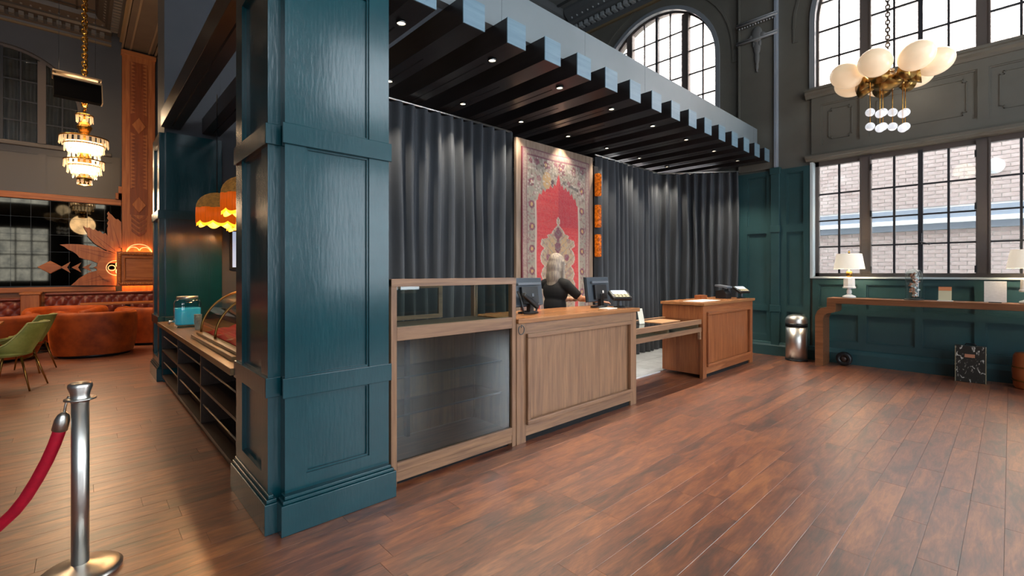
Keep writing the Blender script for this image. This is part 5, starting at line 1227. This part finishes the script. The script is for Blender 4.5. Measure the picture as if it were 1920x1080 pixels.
# green chairs
def green_chair(label, x, y, rz):
    r = thing('green_chair', label, 'chair', (0, 0, 0), group='green velvet chairs at the lounge tables')
    # faces +Y locally; shell = seat sweeping into back and low arms
    def shell(off):
        def fn(u, v):
            s_ = (u-0.5)*2
            if v < 0.45:
                t = v/0.45; yy = lerp(0.28, -0.18, t); z = 0.44-0.02*math.sin(t*PI); w_ = lerp(0.24, 0.25, t); lift = 0.16*abs(s_)**3*(0.3+0.7*t)
            else:
                t = (v-0.45)/0.55; yy = -0.18-0.05*math.sin(t*PI/2)-0.14*t; z = 0.44+0.42*t**1.05; w_ = lerp(0.25, 0.20, t); lift = 0.16*abs(s_)**3*(1-t)
            wrap = 0.12*abs(s_)**2.2*(1 if v > 0.4 else v/0.4)
            return (s_*w_*(1+0.05*math.sin(v*PI)), yy+wrap*(1 if v > 0.45 else v/0.45), z+lift)
        return fn
    q = MB(); q.grid(shell(0), 20, 26); o = q.build('shell', GREENV, r)
    md = o.modifiers.new('t', 'SOLIDIFY'); md.thickness = 0.055; md.offset = -1; sbm = o.modifiers.new('s', 'SUBSURF'); sbm.levels = 1; sbm.render_levels = 1
    q = MB(); q.ell((0, 0.03, 0.465), (0.225, 0.235, 0.05), 24, 10); q.build('seat_cushion', GREENV, r)
    pts = [shell(0)(0.0, v/20) for v in range(0, 21)]; pts2 = [shell(0)(1.0, v/20) for v in range(20, -1, -1)]; tp = [shell(0)(u/10, 1.0) for u in range(0, 11)]
    MB().tube(pts+tp[1:-1]+pts2, 0.008, 6).build('piping', PIPE, r)
    for sx_ in (-1, 1):
        for sy_ in (-1, 1):
            MB().tube([(sx_*0.16, sy_*0.15-0.02, 0.43), (sx_*0.23, sy_*0.25-0.03, 0.0)], [0.013, 0.009], 10).build('leg', BRASS, r)
    MB().tube([(-0.17, -0.17, 0.40), (0.17, -0.17, 0.40)], 0.009, 8).build('cross_bar', BRASS, r)
    r.location = (x, y, 0); r.rotation_euler = (0, 0, rz)
green_chair('green velvet chair with brass legs nearest the rope post', -0.66, 8.75, 1.25)
green_chair('green velvet chair with brass legs behind the nearest green chair', -0.62, 10.15, 1.2)

# crystal chandelier
def crystal_chandelier(label, x, y, zb):
    r = thing('crystal_chandelier', label, 'chandelier', (x, y, zb))
    def drop():
        q = MB(); ring = [(-0.022, 0), (0.022, 0), (0.022, -0.11), (0.0, -0.145), (-0.022, -0.11)]
        q.prism([(p, 0.0, z) for p, z in ring], (0, 0.014, 0)); o = q.build('crystal', CRYST, r); return o
    proto = None
    tiers = [(0.13, 1.38, 10), (0.36, 0.93, 26), (0.30, 0.80, 22), (0.23, 0.68, 16), (0.30, 0.49, 22), (0.25, 0.38, 18), (0.18, 0.29, 14), (0.11, 0.17, 10)]
    for (R, z, n) in tiers:
        for k in range(n):
            a = 2*PI*k/n
            if proto is None: o = proto = drop()
            else: o = bpy.data.objects.new('crystal', proto.data); C.objects.link(o); o.parent = r
            o.location = (R*math.cos(a), R*math.sin(a), z); o.rotation_euler = (0.10*random.uniform(-1, 1), 0, a+PI/2)
            if o is proto:
                me = o.data; 
                for v_ in me.vertices: v_.co = v_.co + Vector((x, y, zb))
        MB().lathe([(R-0.012, zb+z-0.01), (R+0.010, zb+z-0.01), (R+0.010, zb+z+0.012), (R-0.012, zb+z+0.012)], (x, y, 0), 32).build('tier_ring', GOLD, r)
    MB().lathe([(0, 0.62), (0.24, 0.66), (0.28, 0.74), (0.28, 0.84), (0, 0.86)], (x, y, zb), 28).build('upper_glow_bowl', GLOW, r)
    MB().lathe([(0, 0.22), (0.17, 0.25), (0.22, 0.32), (0.23, 0.42), (0, 0.44)], (x, y, zb), 28).build('lower_glow_bowl', GLOW, r)
    MB().lathe([(0, 0), (0.10, 0.02), (0.12, 0.15), (0.06, 0.16), (0.10, 0.5), (0.10, 0.62), (0.04, 0.9), (0.08, 1.05), (0.12, 1.15), (0.04, 1.3), (0.02, 1.5), (0, 1.5)], (x, y, zb), 16, smooth=False).build('gilt_stem', GOLD, r)
    q = MB(); chain(q, x, y, zb+1.48, ZC+0.07, 0.10, 0.016, 0.036); chain(q, x+0.02, y, zb+1.50, ZC+0.07, 0.07, 0.010, 0.026); q.build('chain', GOLD, r)
    for z, e in ((0.53, 36), (-0.2, 46), (1.75, 50)):
        d = bpy.data.lights.new('chandelier_light', 'POINT'); d.energy = e; d.color = (1, 0.70, 0.42); d.shadow_soft_size = 0.3
        l = bpy.data.objects.new('chandelier_light', d); C.objects.link(l); l.parent = r; l.location = (0, 0, z)
crystal_chandelier('tiered crystal chandelier glowing on a gold chain in the lounge', 0.06, 12.4, 3.2)
r = thing('hanging_speaker', 'black rectangular speaker panel with pale frame hung before the chandelier chain', 'speaker', (0.03, 12.1, 4.9))
yh = 12.05; M = Matrix.Translation((-0.03, yh, 4.98)) @ Matrix.Rotation(0.10, 4, 'Z') @ Matrix.Rotation(-0.25, 4, 'X') @ Matrix.Diagonal((0.64, 0.8, 0.8, 1))
MB().mbox(M, -0.52, 0.52, -0.03, 0.12, -0.27, 0.20).build('black_face', mat('matt_black', '#08080a', 0.9, spec=0.1), r, bevel=0.008)
MB().mbox(M, -0.54, 0.54, -0.06, 0.14, 0.205, 0.26).build('upper_rail', mat('pale_metal', '#b5a184', 0.35, 0.6), r, bevel=0.005)
MB().mbox(M, -0.54, 0.54, -0.06, 0.14, 0.32, 0.36).build('top_rail', MATS['pale_metal'], r, bevel=0.005)
for xx in (-0.5, 0.46): MB().mbox(M, xx, xx+0.04, 0.0, 0.08, 0.26, 0.32).build('rail_post', STEELD, r)
MB().mbox(M, 0.52, 0.545, -0.05, 0.12, -0.27, 0.21).build('side_plate', MATS['pale_metal'], r)
for xx in (-0.4, 0.4): MB().tube([M @ Vector((xx, 0.05, 0.36)), Vector((xx*0.64-0.03, yh+0.1, ZC+0.09))], 0.004, 6).build('cable', STEELD, r)
# unseen downlights added to the lounge ceiling for warm fill light
for (lx, ly) in ((-2.6, 10.2), (-2.6, 13.8), (-0.6, 14.6), (0.0, 9.2), (1.2, 14.2), (-1.2, 12.0)):
    r = thing('ceiling_downlight', 'round recessed downlight in the lounge ceiling', 'downlight', (lx, ly, ZC+0.02), group='recessed downlights of the lounge ceiling')
    MB().lathe([(0.05, 0), (0.08, 0), (0.08, 0.03), (0.05, 0.03)], (lx, ly, ZC+0.03), 20).build('ring', STEELD, r); MB().lathe([(0, 0.01), (0.05, 0.01), (0.05, 0.02), (0, 0.02)], (lx, ly, ZC+0.03), 20).build('lens', SPOTM, r)
    d = bpy.data.lights.new('downlight', 'SPOT'); d.energy = 380 if lx < -2 else 80; d.color = (1, 0.66, 0.38); d.spot_size = math.radians(110); d.spot_blend = 0.8; d.shadow_soft_size = 0.06
    l = bpy.data.objects.new('downlight', d); C.objects.link(l); l.parent = r; l.location = (0, 0, -0.05)
# small lit screen on the staff side wall, seen past the far pillar
r = thing('wall_screen', 'small blue lit screen glimpsed past the far pillar', 'screen', (1.95, YR-0.05, 1.7))
bx('bezel', BLKPL, r, 1.66, 2.5, YR-0.06, YR-0.001, 1.55, 2.15); bx('display', SCREEN, r, 1.69, 2.47, YR-0.064, YR-0.059, 1.58, 2.12)
